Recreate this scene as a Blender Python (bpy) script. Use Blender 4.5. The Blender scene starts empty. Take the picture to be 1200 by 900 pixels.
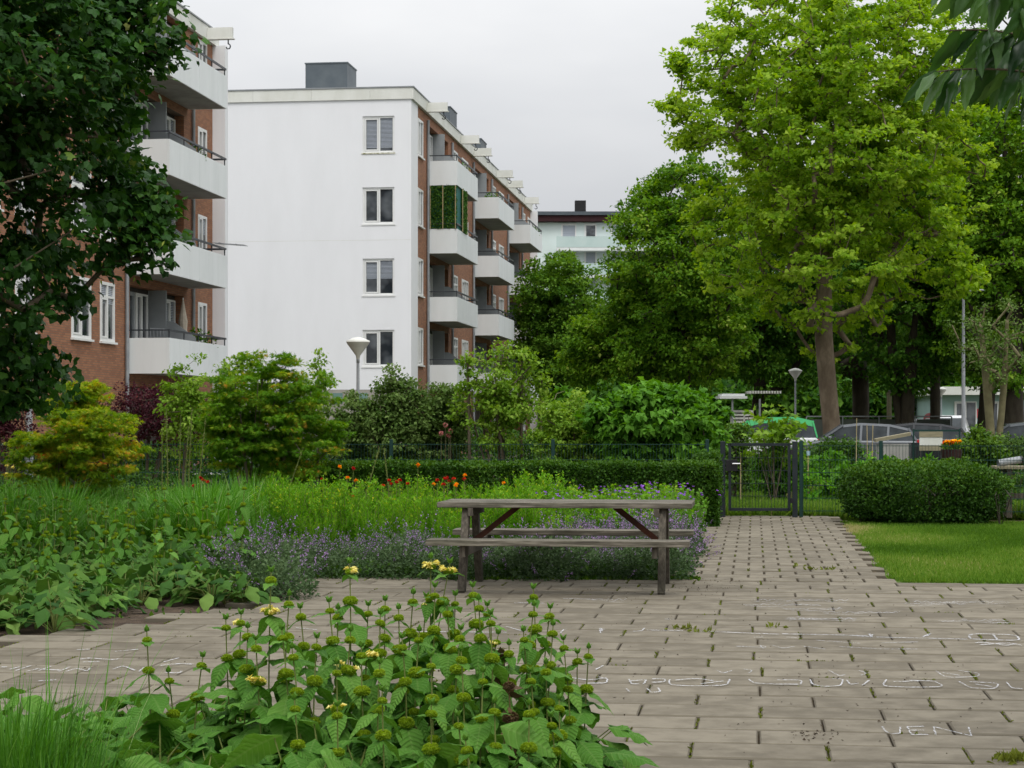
import bpy, math, random
import numpy as np
from mathutils import Vector, Matrix, noise as mnoise
R = math.radians
rng = np.random.default_rng(7)
random.seed(7)
sc = bpy.context.scene
COL = sc.collection
F, HZ, EYE = 2250.0, 494.0, 1.5            # focal length in photo pixels, horizon row, eye height
def PX(px, D): return (px - 600.0) / F * D
def PZ(py, D): return EYE - (py - HZ) / F * D
def GD(py, z=0.0): return (EYE - z) * F / (py - HZ)
def G(px, py, z=0.0):
    D = GD(py, z); return (PX(px, D), D)
TH = math.atan(284 / 2250.0)               # the street grid is turned this much from the view
CT, ST = math.cos(TH), math.sin(TH)
def on_lat(px, lat):                        # depth along a facade whose plane lies at lateral offset lat
    t = (px - 600) / F
    D = lat / (t * CT - ST)
    return D * (t * ST + CT)

# ------------------------------------------------------------------ materials
MATS = {}
def nmat(name):
    m = bpy.data.materials.new(name); m.use_nodes = True
    nt = m.node_tree; nt.nodes.clear()
    out = nt.nodes.new('ShaderNodeOutputMaterial')
    MATS[name] = m
    return m, nt, out
def N(nt, t, **kw):
    n = nt.nodes.new(t)
    for k, v in kw.items():
        if k.startswith('i_'):
            k = k[2:]
            k = int(k) if k.isdigit() else k.replace('_', ' ')
            n.inputs[k].default_value = v
        else: setattr(n, k, v)
    return n
def L(nt, a, b): nt.links.new(a, b)
def c4(c): return (c[0], c[1], c[2], 1.0)
def ramp(nt, stops, interp='LINEAR'):
    r = N(nt, 'ShaderNodeValToRGB'); r.color_ramp.interpolation = interp
    els = r.color_ramp.elements
    while len(els) < len(stops): els.new(0.5)
    for e, (p, c) in zip(els, stops): e.position = p; e.color = c4(c)
    return r
def surf(name, c1, c2=None, scale=4.0, rough=0.7, spec=0.3, bump=0.0, bscale=None, detail=4, c3=None, metal=0.0, stretch=None, bdist=0.01, v=False, lo=.35, hi=.65):
    """a plain surface whose own colour wanders between two or three tones, with a fine bump"""
    m, nt, out = nmat(name)
    b = N(nt, 'ShaderNodeBsdfPrincipled'); b.inputs['Roughness'].default_value = rough
    b.inputs['Specular IOR Level'].default_value = spec; b.inputs['Metallic'].default_value = metal
    tc = N(nt, 'ShaderNodeTexCoord'); vec = tc.outputs['Object']
    if stretch:
        mp = N(nt, 'ShaderNodeMapping'); mp.inputs['Scale'].default_value = stretch; L(nt, vec, mp.inputs['Vector']); vec = mp.outputs[0]
    n = N(nt, 'ShaderNodeTexNoise', i_Scale=scale, i_Detail=detail, i_Roughness=.6); L(nt, vec, n.inputs['Vector'])
    c2 = c2 or tuple(x * .8 for x in c1)
    stops = [(lo, c1), (hi, c2)] if c3 is None else [(lo, c1), (.5, c3), (hi, c2)]
    r = ramp(nt, stops); fac = n.outputs['Fac']
    if v:
        a = N(nt, 'ShaderNodeAttribute', attribute_name='v')
        mx = N(nt, 'ShaderNodeMath', operation='MULTIPLY_ADD'); L(nt, a.outputs['Fac'], mx.inputs[0]); mx.inputs[1].default_value = .5
        sb = N(nt, 'ShaderNodeMath', operation='SUBTRACT'); L(nt, fac, sb.inputs[0]); sb.inputs[1].default_value = .25
        L(nt, sb.outputs[0], mx.inputs[2]); fac = mx.outputs[0]
    L(nt, fac, r.inputs[0]); L(nt, r.outputs[0], b.inputs['Base Color'])
    if bump:
        n2 = N(nt, 'ShaderNodeTexNoise', i_Scale=bscale or scale * 6, i_Detail=5.0); L(nt, vec, n2.inputs['Vector'])
        bp = N(nt, 'ShaderNodeBump', i_Strength=bump, i_Distance=bdist); L(nt, n2.outputs['Fac'], bp.inputs['Height']); L(nt, bp.outputs[0], b.inputs['Normal'])
    L(nt, b.outputs[0], out.inputs[0])
    return m
def leafmat(name, stops, trans=.35, tcol=None, rough=.5, spec=.07, veins=False):
    """leaf colour picked by the per-leaf value v, with light passing through the blade"""
    m, nt, out = nmat(name)
    a = N(nt, 'ShaderNodeAttribute', attribute_name='v')
    r = ramp(nt, stops); L(nt, a.outputs['Fac'], r.inputs[0]); col = r.outputs[0]
    b = N(nt, 'ShaderNodeBsdfPrincipled', i_Roughness=rough); b.inputs['Specular IOR Level'].default_value = spec
    if veins:
        uv = N(nt, 'ShaderNodeUVMap'); sep = N(nt, 'ShaderNodeSeparateXYZ'); L(nt, uv.outputs[0], sep.inputs[0])
        ab = N(nt, 'ShaderNodeMath', operation='ABSOLUTE'); L(nt, sep.outputs[0], ab.inputs[0])
        s1 = N(nt, 'ShaderNodeMath', operation='MULTIPLY_ADD'); L(nt, ab.outputs[0], s1.inputs[0]); s1.inputs[1].default_value = -.55; L(nt, sep.outputs[1], s1.inputs[2])
        s2 = N(nt, 'ShaderNodeMath', operation='MULTIPLY'); L(nt, s1.outputs[0], s2.inputs[0]); s2.inputs[1].default_value = 62.0
        si = N(nt, 'ShaderNodeMath', operation='SINE'); L(nt, s2.outputs[0], si.inputs[0])
        mid = N(nt, 'ShaderNodeMath', operation='LESS_THAN'); L(nt, ab.outputs[0], mid.inputs[0]); mid.inputs[1].default_value = .022
        nz = N(nt, 'ShaderNodeTexNoise', i_Scale=55.0, i_Detail=3.0); tc = N(nt, 'ShaderNodeTexCoord'); L(nt, tc.outputs['Object'], nz.inputs[0])
        hs = N(nt, 'ShaderNodeMath', operation='ADD'); L(nt, si.outputs[0], hs.inputs[0]); L(nt, nz.outputs[0], hs.inputs[1])
        bp = N(nt, 'ShaderNodeBump', i_Strength=.55, i_Distance=.003); L(nt, hs.outputs[0], bp.inputs['Height']); L(nt, bp.outputs[0], b.inputs['Normal'])
        pw = N(nt, 'ShaderNodeMath', operation='GREATER_THAN'); L(nt, si.outputs[0], pw.inputs[0]); pw.inputs[1].default_value = .93
        mxm = N(nt, 'ShaderNodeMath', operation='MAXIMUM'); L(nt, pw.outputs[0], mxm.inputs[0]); L(nt, mid.outputs[0], mxm.inputs[1])
        sc_ = N(nt, 'ShaderNodeMath', operation='MULTIPLY'); L(nt, mxm.outputs[0], sc_.inputs[0]); sc_.inputs[1].default_value = .15
        mc = N(nt, 'ShaderNodeMixRGB'); L(nt, sc_.outputs[0], mc.inputs[0]); L(nt, col, mc.inputs[1]); mc.inputs[2].default_value = (.30, .40, .14, 1); col = mc.outputs[0]
    L(nt, col, b.inputs['Base Color'])
    t = N(nt, 'ShaderNodeBsdfTranslucent')
    hv = N(nt, 'ShaderNodeHueSaturation', i_Saturation=1.1, i_Value=1.5); hv.inputs['Hue'].default_value = .49; L(nt, col, hv.inputs['Color']); L(nt, hv.outputs[0], t.inputs[0])
    mx = N(nt, 'ShaderNodeMixShader'); mx.inputs[0].default_value = trans
    L(nt, b.outputs[0], mx.inputs[1]); L(nt, t.outputs[0], mx.inputs[2]); L(nt, mx.outputs[0], out.inputs[0])
    return m
def glassmat(name, col=(.02, .025, .03), col2=(.10, .11, .12), rough=.04, spec=.8):
    return surf(name, col, col2, scale=1.3, rough=rough, spec=spec, detail=2, lo=.42, hi=.62)

# ------------------------------------------------------------------ mesh building
class MB:
    """collects shapes and links them as ONE mesh object"""
    def __init__(s): s.V = []; s.Fs = []; s.n = 0; s.v = []; s.uv = []
    def add(s, V, F, v=None, uv=None):
        V = np.asarray(V, dtype=np.float32).reshape(-1, 3)
        if len(V) == 0: return s
        s.V.append(V); 
        fl = F if isinstance(F, list) and len(F) and isinstance(F[0], np.ndarray) and F[0].ndim == 2 else None
        if fl is None:
            by = {}
            for f in F: by.setdefault(len(f), []).append(list(f))
            fl = [np.array(x, dtype=np.int64) for x in by.values()]
        for f in fl: s.Fs.append(f + s.n)
        s.v.append(np.full(len(V), .5, np.float32) if v is None else np.broadcast_to(np.asarray(v, np.float32), (len(V),)))
        s.uv.append(np.zeros((len(V), 2), np.float32) if uv is None else np.asarray(uv, np.float32))
        s.n += len(V); return s
    def box(s, a, b, rot=None, v=None):
        x0, y0, z0 = a; x1, y1, z1 = b
        V = np.array([[x, y, z] for x in (x0, x1) for y in (y0, y1) for z in (z0, z1)], np.float32)
        if rot is not None: V = np.array([rot @ Vector(p) for p in V.tolist()])
        return s.add(V, [(0, 1, 3, 2), (4, 6, 7, 5), (0, 4, 5, 1), (2, 3, 7, 6), (0, 2, 6, 4), (1, 5, 7, 3)], v)
    def bar(s, p, q, w, h, up=(0, 0, 1), v=None, ext=0.0):
        """a squared timber or bar from p to q"""
        p = Vector(p); q = Vector(q); d = (q - p).normalized(); p = p - d * ext; q = q + d * ext
        x = d.cross(Vector(up)); 
        if x.length < 1e-4: x = d.cross(Vector((0, 1, 0)))
        x.normalize(); z = x.cross(d)
        V = [c + x * (i * w / 2) + z * (j * h / 2) for c in (p, q) for i, j in ((-1, -1), (1, -1), (1, 1), (-1, 1))]
        return s.add([tuple(k) for k in V], [(0, 3, 2, 1), (4, 5, 6, 7), (0, 1, 5, 4), (1, 2, 6, 5), (2, 3, 7, 6), (3, 0, 4, 7)], v)
    def tube(s, pts, rad, sides=6, cap=True, v=None):
        pts = np.asarray(pts, float); n = len(pts); rad = np.broadcast_to(np.asarray(rad, float), (n,))
        t = np.gradient(pts, axis=0); t /= np.linalg.norm(t, axis=1)[:, None] + 1e-9
        ref = np.array([0, 0, 1.]) if abs(t[0][2]) < .9 else np.array([1., 0, 0])
        x = np.cross(t, ref); x /= np.linalg.norm(x, axis=1)[:, None] + 1e-9; y = np.cross(t, x)
        a = np.arange(sides) * 2 * math.pi / sides
        V = pts[:, None, :] + rad[:, None, None] * (np.cos(a)[None, :, None] * x[:, None, :] + np.sin(a)[None, :, None] * y[:, None, :])
        i = np.arange(n - 1)[:, None] * sides; j = np.arange(sides)[None, :]; j2 = (j + 1) % sides
        Fq = np.stack([i + j, i + j2, i + sides + j2, i + sides + j], -1).reshape(-1, 4)
        fl = [Fq]
        if cap: fl += [np.array([list(range(sides))[::-1]]), np.array([[(n - 1) * sides + k for k in range(sides)]])]
        return s.add(V.reshape(-1, 3), fl, v)
    def lathe(s, prof, c=(0, 0, 0), sides=20, v=None):
        prof = np.asarray(prof, float); a = np.arange(sides) * 2 * math.pi / sides; n = len(prof)
        V = np.stack([c[0] + prof[:, 0:1] * np.cos(a), c[1] + prof[:, 0:1] * np.sin(a), c[2] + prof[:, 1:2] + 0 * a], -1).reshape(-1, 3)
        i = np.arange(n - 1)[:, None] * sides; j = np.arange(sides)[None, :]; j2 = (j + 1) % sides
        Fq = np.stack([i + j, i + j2, i + sides + j2, i + sides + j], -1).reshape(-1, 4)
        return s.add(V, [Fq], v)
    def prism(s, poly, y0, y1, plane='xz', v=None):
        n = len(poly)
        if plane == 'xz': V = [(p[0], y, p[1]) for y in (y0, y1) for p in poly]
        elif plane == 'yz': V = [(y, p[0], p[1]) for y in (y0, y1) for p in poly]
        else: V = [(p[0], p[1], y) for y in (y0, y1) for p in poly]
        Fc = [tuple(range(n))[::-1], tuple(range(n, 2 * n))] + [(k, (k + 1) % n, n + (k + 1) % n, n + k) for k in range(n)]
        return s.add(V, Fc, v)
    def build(s, name, mat, parent=None, smooth=False, loc=None, bevel=0.0):
        me = bpy.data.meshes.new(name)
        V = np.concatenate(s.V); Fs = [f.astype(np.int32) for f in s.Fs]
        me.vertices.add(len(V)); me.vertices.foreach_set('co', V.ravel())
        nl = sum(f.size for f in Fs); nf = sum(len(f) for f in Fs)
        me.loops.add(nl); loops = np.concatenate([f.ravel() for f in Fs]); me.loops.foreach_set('vertex_index', loops)
        sizes = np.concatenate([np.full(len(f), f.shape[1], np.int32) for f in Fs]); starts = np.concatenate([[0], np.cumsum(sizes)[:-1]]).astype(np.int32)
        me.polygons.add(nf); me.polygons.foreach_set('loop_start', starts)
        me.polygons.foreach_set('use_smooth', np.full(nf, bool(smooth)))
        me.update(calc_edges=True)
        at = me.attributes.new('v', 'FLOAT', 'POINT'); at.data.foreach_set('value', np.concatenate(s.v).astype(np.float32))
        uv = np.concatenate(s.uv)
        if np.any(uv):
            ul = me.uv_layers.new(name='UVMap'); ul.data.foreach_set('uv', uv[loops].astype(np.float32).ravel())
        me.materials.append(mat)
        o = bpy.data.objects.new(name, me); COL.objects.link(o)
        if parent is not None: o.parent = parent
        if loc is not None: o.location = loc
        if bevel:
            md = o.modifiers.new('bevel', 'BEVEL'); md.width = bevel; md.segments = 2; md.limit_method = 'ANGLE'
        return o
def tag(o, label=None, cat=None, group=None, kind=None):
    if label: o['label'] = label
    if cat: o['category'] = cat
    if group: o['group'] = group
    if kind: o['kind'] = kind
    return o
def thing(name, label, cat, loc=(0, 0, 0), rz=0.0, group=None):
    o = bpy.data.objects.new(name, None); COL.objects.link(o); o.location = loc; o.rotation_euler = (0, 0, rz)
    o.empty_display_size = .2
    return tag(o, label, cat, group)
def copy_tree(o, parent=None, loc=None, rz=None, scale=None):
    c = o.copy(); COL.objects.link(c)
    if parent is not None: c.parent = parent
    if loc is not None: c.location = loc
    if rz is not None: c.rotation_euler = (0, 0, rz)
    if scale is not None: c.scale = (scale, scale, scale) if not hasattr(scale, '__len__') else scale
    for ch in list(o.children): copy_tree(ch, c)
    return c

# ------------------------------------------------------------------ leaves
def T_simple(w=.36, fold=.12, curl=.15):     # folded diamond leaf, two triangles' worth of quads
    V = np.array([[0, 0, 0], [w, .42, fold], [0, 1, -curl], [-w, .42, fold], [0, .45, 0]], np.float32)
    return V, [np.array([[0, 1, 4], [1, 2, 4], [0, 4, 3], [4, 2, 3]])]
def T_quad(w=.4, fold=.1):
    V = np.array([[0, 0, 0], [w, .45, fold], [0, 1, -.05], [-w, .45, fold]], np.float32)
    return V, [np.array([[0, 1, 2], [0, 2, 3]])]
def T_lobed(n=5, inner=.38, spread=R(115), droop=.15):
    tips = []; c = (0, .18)
    for i in range(n):
        a = -spread + 2 * spread * i / (n - 1); r = 1 - .35 * abs(2 * i / (n - 1) - 1)
        tips.append((math.sin(a) * r * .8, .18 + math.cos(a) * r * .82))
        if i < n - 1:
            a2 = a + spread / (n - 1); tips.append((math.sin(a2) * inner, .18 + math.cos(a2) * inner))
    V = [(0, 0.1, 0)] + [(x, y, -droop * (x * x + (y - .2) ** 2)) for x, y in tips]
    Fc = np.array([[0, i + 1, i] for i in range(1, len(tips))])
    return np.array(V, np.float32), [Fc]
def T_grid(wf, nl=7, nw=3, fold=.15, curl=.3, wav=.0, basal=0.0):
    """leaf blade as a grid: wf(t) half width along its length"""
    V = []; UV = []
    for i in range(nl + 1):
        t = i / nl; w = wf(t)
        for j in range(-nw, nw + 1):
            s = j / nw
            x = s * w; y = t - basal * abs(s) * (1 - t) ** 4
            z = fold * abs(x) - curl * t * t + wav * math.sin(t * 14 + j) * abs(s) * w - .25 * abs(s) ** 3 * w
            V.append((x, y, z)); UV.append((x, t))
    W = 2 * nw + 1
    Fc = np.array([[i * W + j, i * W + j + 1, (i + 1) * W + j + 1, (i + 1) * W + j] for i in range(nl) for j in range(2 * nw)])
    return np.array(V, np.float32), [Fc], np.array(UV, np.float32)
def nrm(a): return a / (np.linalg.norm(a, axis=-1, keepdims=True) + 1e-9)
def scatter(mb, T, pos, axis, normal, size, v):
    """places len(pos) leaves of template T: axis = along the blade, normal = its upper side"""
    pos = np.asarray(pos, np.float32); n = len(pos)
    if n == 0: return
    y = nrm(np.asarray(axis, float)); x = nrm(np.cross(y, np.asarray(normal, float))); z = np.cross(x, y)
    size = np.broadcast_to(np.asarray(size, float), (n,))
    TV = T[0]; k = len(TV)
    V = pos[:, None, :] + size[:, None, None] * (TV[None, :, 0:1] * x[:, None, :] + TV[None, :, 1:2] * y[:, None, :] + TV[None, :, 2:3] * z[:, None, :])
    Fs = [(f[None] + (np.arange(n) * k)[:, None, None]).reshape(-1, f.shape[1]) for f in T[1]]
    uv = np.tile(T[2], (n, 1)) if len(T) > 2 else None
    mb.add(V.reshape(-1, 3), Fs, np.repeat(np.broadcast_to(v, (n,)), k), uv)
def rdir(n, r=rng):
    a = r.normal(size=(n, 3)); return nrm(a)
def fnoise(p, s, seed=0.0):
    return np.array([mnoise.noise(Vector((a[0] * s + seed, a[1] * s - seed, a[2] * s + 2 * seed))) for a in p])

def make_tree(name, label, cat, loc, crown, bark, leaf, trunk_r=.2, trunk_top=3.0, ncl=200, per=90, lsize=.12, crad=.6, T=None, seed=1,
              group=None, gap=-.12, droop=.2, up=.9, shell=.45, stems=1, vbias=0.0, nscale=.35, flat=.6, sides=6, vnoise=.35, leafname='crown', bend=.3, minr=.006, extra=None, bract=0, bract_mat=None):
    """a tree or shrub: crown = (cx, cy, cz, rx, ry, rz) relative to its foot; trunk, limbs that reach every leaf clump, leaves"""
    g = np.random.default_rng(seed)
    cx, cy, cz, rx, ry, rz = crown
    C = []
    tries = 0
    while len(C) < ncl and tries < 60:
        tries += 1
        d = nrm(g.normal(size=(ncl, 3))); r = g.random(ncl) ** shell
        p = d * r[:, None]
        bump = 1 + .22 * fnoise(d, 1.7, seed * 3.1)
        p = p * bump[:, None] * np.array([rx, ry, rz]) + np.array([cx, cy, cz])
        nz = fnoise(p, nscale, seed * 1.7)
        ok = (nz > gap) & (p[:, 2] > .12 * rz * 0 + .05)
        C += list(p[ok])
    C = np.array(C[:ncl])
    if extra is not None:
        for (ex, ey, ez, er, en) in extra: C = np.concatenate([C, np.array([ex, ey, ez]) + nrm(g.normal(size=(en, 3))) * (g.random(en) ** .5)[:, None] * er])
    t = thing(name, label, cat, (loc[0], loc[1], loc[2] if len(loc) > 2 else 0), 0, group)
    # skeleton
    nodes = []; par = []
    top = np.array([cx * .9, cy * .9, cz + rz * .45])
    nb = 10
    bases = []
    for s in range(stems):
        off = np.array([g.normal() * .12 * (stems > 1), g.normal() * .12 * (stems > 1), 0]) * rx
        aim = top + (np.array([g.normal() * rx * .45, g.normal() * ry * .45, g.normal() * rz * .15]) if stems > 1 else 0)
        prev = -1
        for i in range(nb + 1):
            f = i / nb; p = off + (aim - off) * f
            p = p + np.array([math.sin(f * 3.1 + seed + s), math.cos(f * 2.3 + seed * 2 + s), 0]) * bend * trunk_r * 2 * min(1, f * 3)
            nodes.append(p); par.append(prev); prev = len(nodes) - 1
            if i == 0: bases.append(prev)
    trunk_n = len(nodes)
    order = np.argsort(np.linalg.norm(C - np.array([cx, cy, trunk_top]), axis=1))
    cl = []
    for k in order:
        p = C[k]; NA = np.array(nodes)
        d = np.linalg.norm(NA - p, axis=1) + np.where(NA[:, 2] > p[2] + .1 * rz, .8 * (NA[:, 2] - p[2]), 0) + np.where(NA[:, 2] < trunk_top * .95, 1e3, 0)
        j = int(np.argmin(d)); L_ = np.linalg.norm(NA[j] - p)
        seg = max(1, min(4, int(L_ / max(crad * 1.1, .05))))
        prev = j; a = NA[j]
        for q in range(1, seg + 1):
            f = q / seg; m = a + (p - a) * f + g.normal(size=3) * L_ * .06 * (q < seg) + np.array([0, 0, -.10 * L_ * math.sin(f * math.pi)])
            nodes.append(m); par.append(prev); prev = len(nodes) - 1
        cl.append(prev)
    nodes = np.array(nodes); par = np.array(par)
    w = np.zeros(len(nodes)); w[cl] = 1
    for i in range(len(nodes) - 1, -1, -1):
        if par[i] >= 0: w[par[i]] += w[i]
    w = np.maximum(w, .5); rad = np.maximum(trunk_r * (w / (ncl / stems)) ** .47 * .95, minr)
    for i in range(trunk_n): rad[i] = max(rad[i], minr)
    tb = MB(); sides_hi = 10
    pos_in_stem = 0
    for s in range(stems):
        idx = list(range(s * (nb + 1), (s + 1) * (nb + 1)))
        rr = np.array([min(rad[i], trunk_r * 1.05) for i in idx]); rr[0] *= 1.25
        # a finer trunk line with a flare at the foot
        P = nodes[idx]; ff = np.linspace(0, nb, nb * 3 + 1); P2 = np.stack([np.interp(ff, range(nb + 1), P[:, q]) for q in range(3)], 1); r2 = np.interp(ff, range(nb + 1), rr)
        tb.tube(P2, r2, sides_hi)
    tr = tb.build('trunk', bark, t, smooth=True)
    lb = MB()
    for i in range(trunk_n, len(nodes)):
        j = par[i]; r0 = min(rad[j], rad[i] * 1.35)
        lb.tube([nodes[j], nodes[i]], [r0, rad[i]], 5 if rad[i] < .05 else sides, cap=False)
    lb.build('limb', bark, t, smooth=True)
    # leaves
    lm = MB(); n = len(C) * per
    ci = np.repeat(np.arange(len(C)), per)
    cen = C[ci]; cr = crad * (.7 + .6 * g.random(len(C)))[ci]
    d = nrm(g.normal(size=(n, 3))) * (g.random(n) ** .5)[:, None]
    pos = cen + d * cr[:, None] * np.array([1, 1, flat])
    out = nrm((cen - np.array([cx, cy, cz - rz * .3])) / np.array([rx, ry, rz]))
    ax = nrm(out * .6 + g.normal(size=(n, 3)) * .8 + np.array([0, 0, -droop]))
    nm = nrm(np.array([0, 0, up]) + out * .35 + g.normal(size=(n, 3)) * .45)
    vc = (g.random(len(C)) * vnoise)[ci]
    rim = np.clip(((pos - np.array([cx, cy, cz])) / np.array([rx, ry, rz]) * np.array([1, 1, 1])), -1.2, 1.2)
    v = np.clip(.32 + vbias + vc + g.normal(size=n) * .13 + .0 * rim[:, 2], 0, 1)
    scatter(lm, T or T_quad(), pos, ax, nm, lsize * (.65 + .6 * g.random(n)), v)
    lm.build(leafname, leaf, t)
    if bract:
        k = np.sort(g.choice(n, int(n * bract), replace=False)); bm_ = MB(); q = len(k)
        scatter(bm_, T_quad(.16, .05), pos[k] + g.normal(0, .03, (q, 3)), g.normal(0, .5, (q, 3)) + [0, 0, -.8], g.normal(size=(q, 3)) + [0, -.5, .5], lsize * .8, g.random(q)); bm_.build('blossom', bract_mat, t)
    return t
# ------------------------------------------------------------------ palette
M_conc = surf('paver_concrete', (.128, .110, .080), (.208, .182, .136), scale=5.0, rough=.9, spec=.2, bump=.55, bscale=110, v=True, detail=9, c3=(.167, .145, .107), bdist=.002)
M_joint = surf('joint_sand', (.040, .029, .016), (.075, .052, .026), scale=14, rough=1, bump=.5, bscale=90)
M_soil = surf('soil', (.045, .03, .02), (.10, .07, .045), scale=9, rough=1, bump=.9, bscale=50, bdist=.03)
M_ground = surf('ground_grass', (.05, .075, .02), (.085, .11, .035), scale=.8, rough=1, bump=.6, bscale=30, c3=(.06, .06, .03))
M_lawnbase = surf('lawn_soil', (.06, .10, .02), (.12, .14, .04), scale=2.2, rough=1, bump=.6, bscale=60)
M_asph = surf('asphalt', (.05, .05, .052), (.075, .073, .07), scale=2, rough=.9, bump=.4, bscale=80)
M_sand = surf('dirt_path', (.24, .19, .12), (.33, .27, .18), scale=3, rough=1, bump=.4)
M_kerb = surf('kerb_concrete', (.30, .30, .29), (.38, .37, .35), scale=3, rough=.9)
M_white = surf('white_render', (.84, .84, .855), (.78, .78, .79), scale=.8, rough=.85, spec=.2, bump=.3, bscale=25, stretch=(1.2, 1.2, .35), lo=.3, hi=.8, detail=8)
M_panel = surf('balcony_panel', (.80, .82, .82), (.71, .735, .73), scale=1.4, rough=.6, spec=.35, stretch=(1, 1, .22), lo=.3, hi=.75)
M_parapet = surf('parapet_panel', (.74, .74, .69), (.60, .60, .53), scale=1.2, rough=.75, stretch=(1, 1, .4), lo=.38, hi=.78)
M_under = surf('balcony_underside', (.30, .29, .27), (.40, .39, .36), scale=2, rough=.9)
M_pvc = surf('white_window_frame', (.80, .80, .78), (.74, .74, .72), scale=2, rough=.4)
M_glass = glassmat('window_glass')
M_blind = surf('window_blind', (.42, .45, .50), (.30, .33, .38), scale=1, rough=.6, stretch=(.2, .2, 30))
M_sill = surf('mossy_sill', (.62, .60, .50), (.22, .22, .10), scale=9, rough=.9, lo=.45, hi=.7)
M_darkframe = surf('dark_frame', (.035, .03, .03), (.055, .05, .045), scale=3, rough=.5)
M_greyboard = surf('grey_board', (.27, .29, .30), (.32, .34, .35), scale=2, rough=.7)
M_rail = surf('dark_rail', (.03, .035, .045), (.05, .055, .06), scale=4, rough=.4)
M_pipe = surf('zinc_pipe', (.26, .28, .30), (.34, .36, .37), scale=3, rough=.5, metal=.2)
M_roofbox = surf('grey_metal_cladding', (.075, .09, .105), (.10, .118, .132), scale=1.5, rough=.5, metal=.1)
M_plinth = surf('concrete_plinth', (.30, .28, .24), (.38, .355, .31), scale=1.5, rough=.9)
M_tile = surf('teal_tile', (.12, .22, .20), (.18, .28, .25), scale=5, rough=.5)
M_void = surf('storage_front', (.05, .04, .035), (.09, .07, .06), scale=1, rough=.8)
M_metal = surf('galvanised_metal', (.24, .255, .265), (.31, .32, .33), scale=3, rough=.5, metal=.15)
M_greenwire = surf('green_wire', (.008, .034, .028), (.011, .045, .036), scale=3, rough=.45)
M_gatepaint = surf('anthracite_paint', (.012, .017, .02), (.02, .026, .03), scale=5, rough=.4)
M_black = surf('black_plastic', (.012, .012, .013), (.02, .02, .02), scale=5, rough=.4)
M_bark = surf('bark', (.085, .065, .042), (.16, .13, .09), scale=5, rough=1, bump=.8, bscale=26, stretch=(1, 1, .3), bdist=.02)
M_plane_bark = surf('plane_bark', (.12, .088, .058), (.22, .17, .115), scale=3.2, rough=1, bump=.7, bscale=16, c3=(.15, .115, .075), stretch=(1, 1, .5), bdist=.02)
M_darkbark = surf('dark_bark', (.035, .028, .02), (.06, .05, .036), scale=5, rough=1, bump=.8, bscale=26, stretch=(1, 1, .3))
M_greenbark = surf('mossy_bark', (.13, .115, .06), (.19, .17, .09), scale=6, rough=1, bump=.6)
M_cane = surf('bamboo_cane', (.34, .27, .14), (.45, .36, .2), scale=6, rough=.7)

def brick_mat():
    m, nt, out = nmat('brown_brick')
    tc = N(nt, 'ShaderNodeTexCoord'); sep = N(nt, 'ShaderNodeSeparateXYZ'); L(nt, tc.outputs['Object'], sep.inputs[0])
    ad = N(nt, 'ShaderNodeMath', operation='ADD'); L(nt, sep.outputs[0], ad.inputs[0]); L(nt, sep.outputs[1], ad.inputs[1])
    cb = N(nt, 'ShaderNodeCombineXYZ'); L(nt, ad.outputs[0], cb.inputs[0]); L(nt, sep.outputs[2], cb.inputs[1])
    br = N(nt, 'ShaderNodeTexBrick', i_Scale=1.0); L(nt, cb.outputs[0], br.inputs['Vector'])
    br.inputs['Color1'].default_value = (.36, .155, .075, 1); br.inputs['Color2'].default_value = (.24, .095, .048, 1); br.inputs['Mortar'].default_value = (.17, .12, .085, 1)
    br.inputs['Brick Width'].default_value = .22; br.inputs['Row Height'].default_value = .063; br.inputs['Mortar Size'].default_value = .007; br.inputs['Bias'].default_value = -.1
    b = N(nt, 'ShaderNodeBsdfPrincipled', i_Roughness=.9); L(nt, br.outputs[0], b.inputs['Base Color'])
    bp = N(nt, 'ShaderNodeBump', i_Strength=.4, i_Distance=.006, invert=True); L(nt, br.outputs['Fac'], bp.inputs['Height']); L(nt, bp.outputs[0], b.inputs['Normal'])
    L(nt, b.outputs[0], out.inputs[0]); return m
M_brick = brick_mat()
def wood_mat(name, a, b_, c, stretch=(2.0, 30, 30)):
    m, nt, out = nmat(name)
    tc = N(nt, 'ShaderNodeTexCoord'); mp = N(nt, 'ShaderNodeMapping'); mp.inputs['Scale'].default_value = stretch; L(nt, tc.outputs['Object'], mp.inputs[0])
    n = N(nt, 'ShaderNodeTexNoise', i_Scale=1.6, i_Detail=7.0, i_Roughness=.65); L(nt, mp.outputs[0], n.inputs[0])
    n3 = N(nt, 'ShaderNodeTexNoise', i_Scale=3.0, i_Detail=3.0); L(nt, tc.outputs['Object'], n3.inputs[0])
    r = ramp(nt, [(.30, a), (.5, b_), (.68, c)]); L(nt, n.outputs[0], r.inputs[0])
    r2 = ramp(nt, [(.45, (1, 1, 1)), (.7, (.55, .6, .5))]); L(nt, n3.outputs[0], r2.inputs[0])
    mx = N(nt, 'ShaderNodeMixRGB', blend_type='MULTIPLY'); mx.inputs[0].default_value = .8; L(nt, r.outputs[0], mx.inputs[1]); L(nt, r2.outputs[0], mx.inputs[2])
    b = N(nt, 'ShaderNodeBsdfPrincipled', i_Roughness=.85); b.inputs['Specular IOR Level'].default_value = .25
    L(nt, mx.outputs[0], b.inputs['Base Color'])
    bp = N(nt, 'ShaderNodeBump', i_Strength=.7, i_Distance=.004); L(nt, n.outputs[0], bp.inputs['Height']); L(nt, bp.outputs[0], b.inputs['Normal'])
    L(nt, b.outputs[0], out.inputs[0]); return m
M_wood = wood_mat('weathered_wood', (.042, .035, .026), (.130, .115, .088), (.27, .24, .19))
M_woodv = wood_mat('weathered_post_wood', (.04, .034, .026), (.085, .072, .055), (.15, .13, .10), (30, 30, 2))
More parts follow.
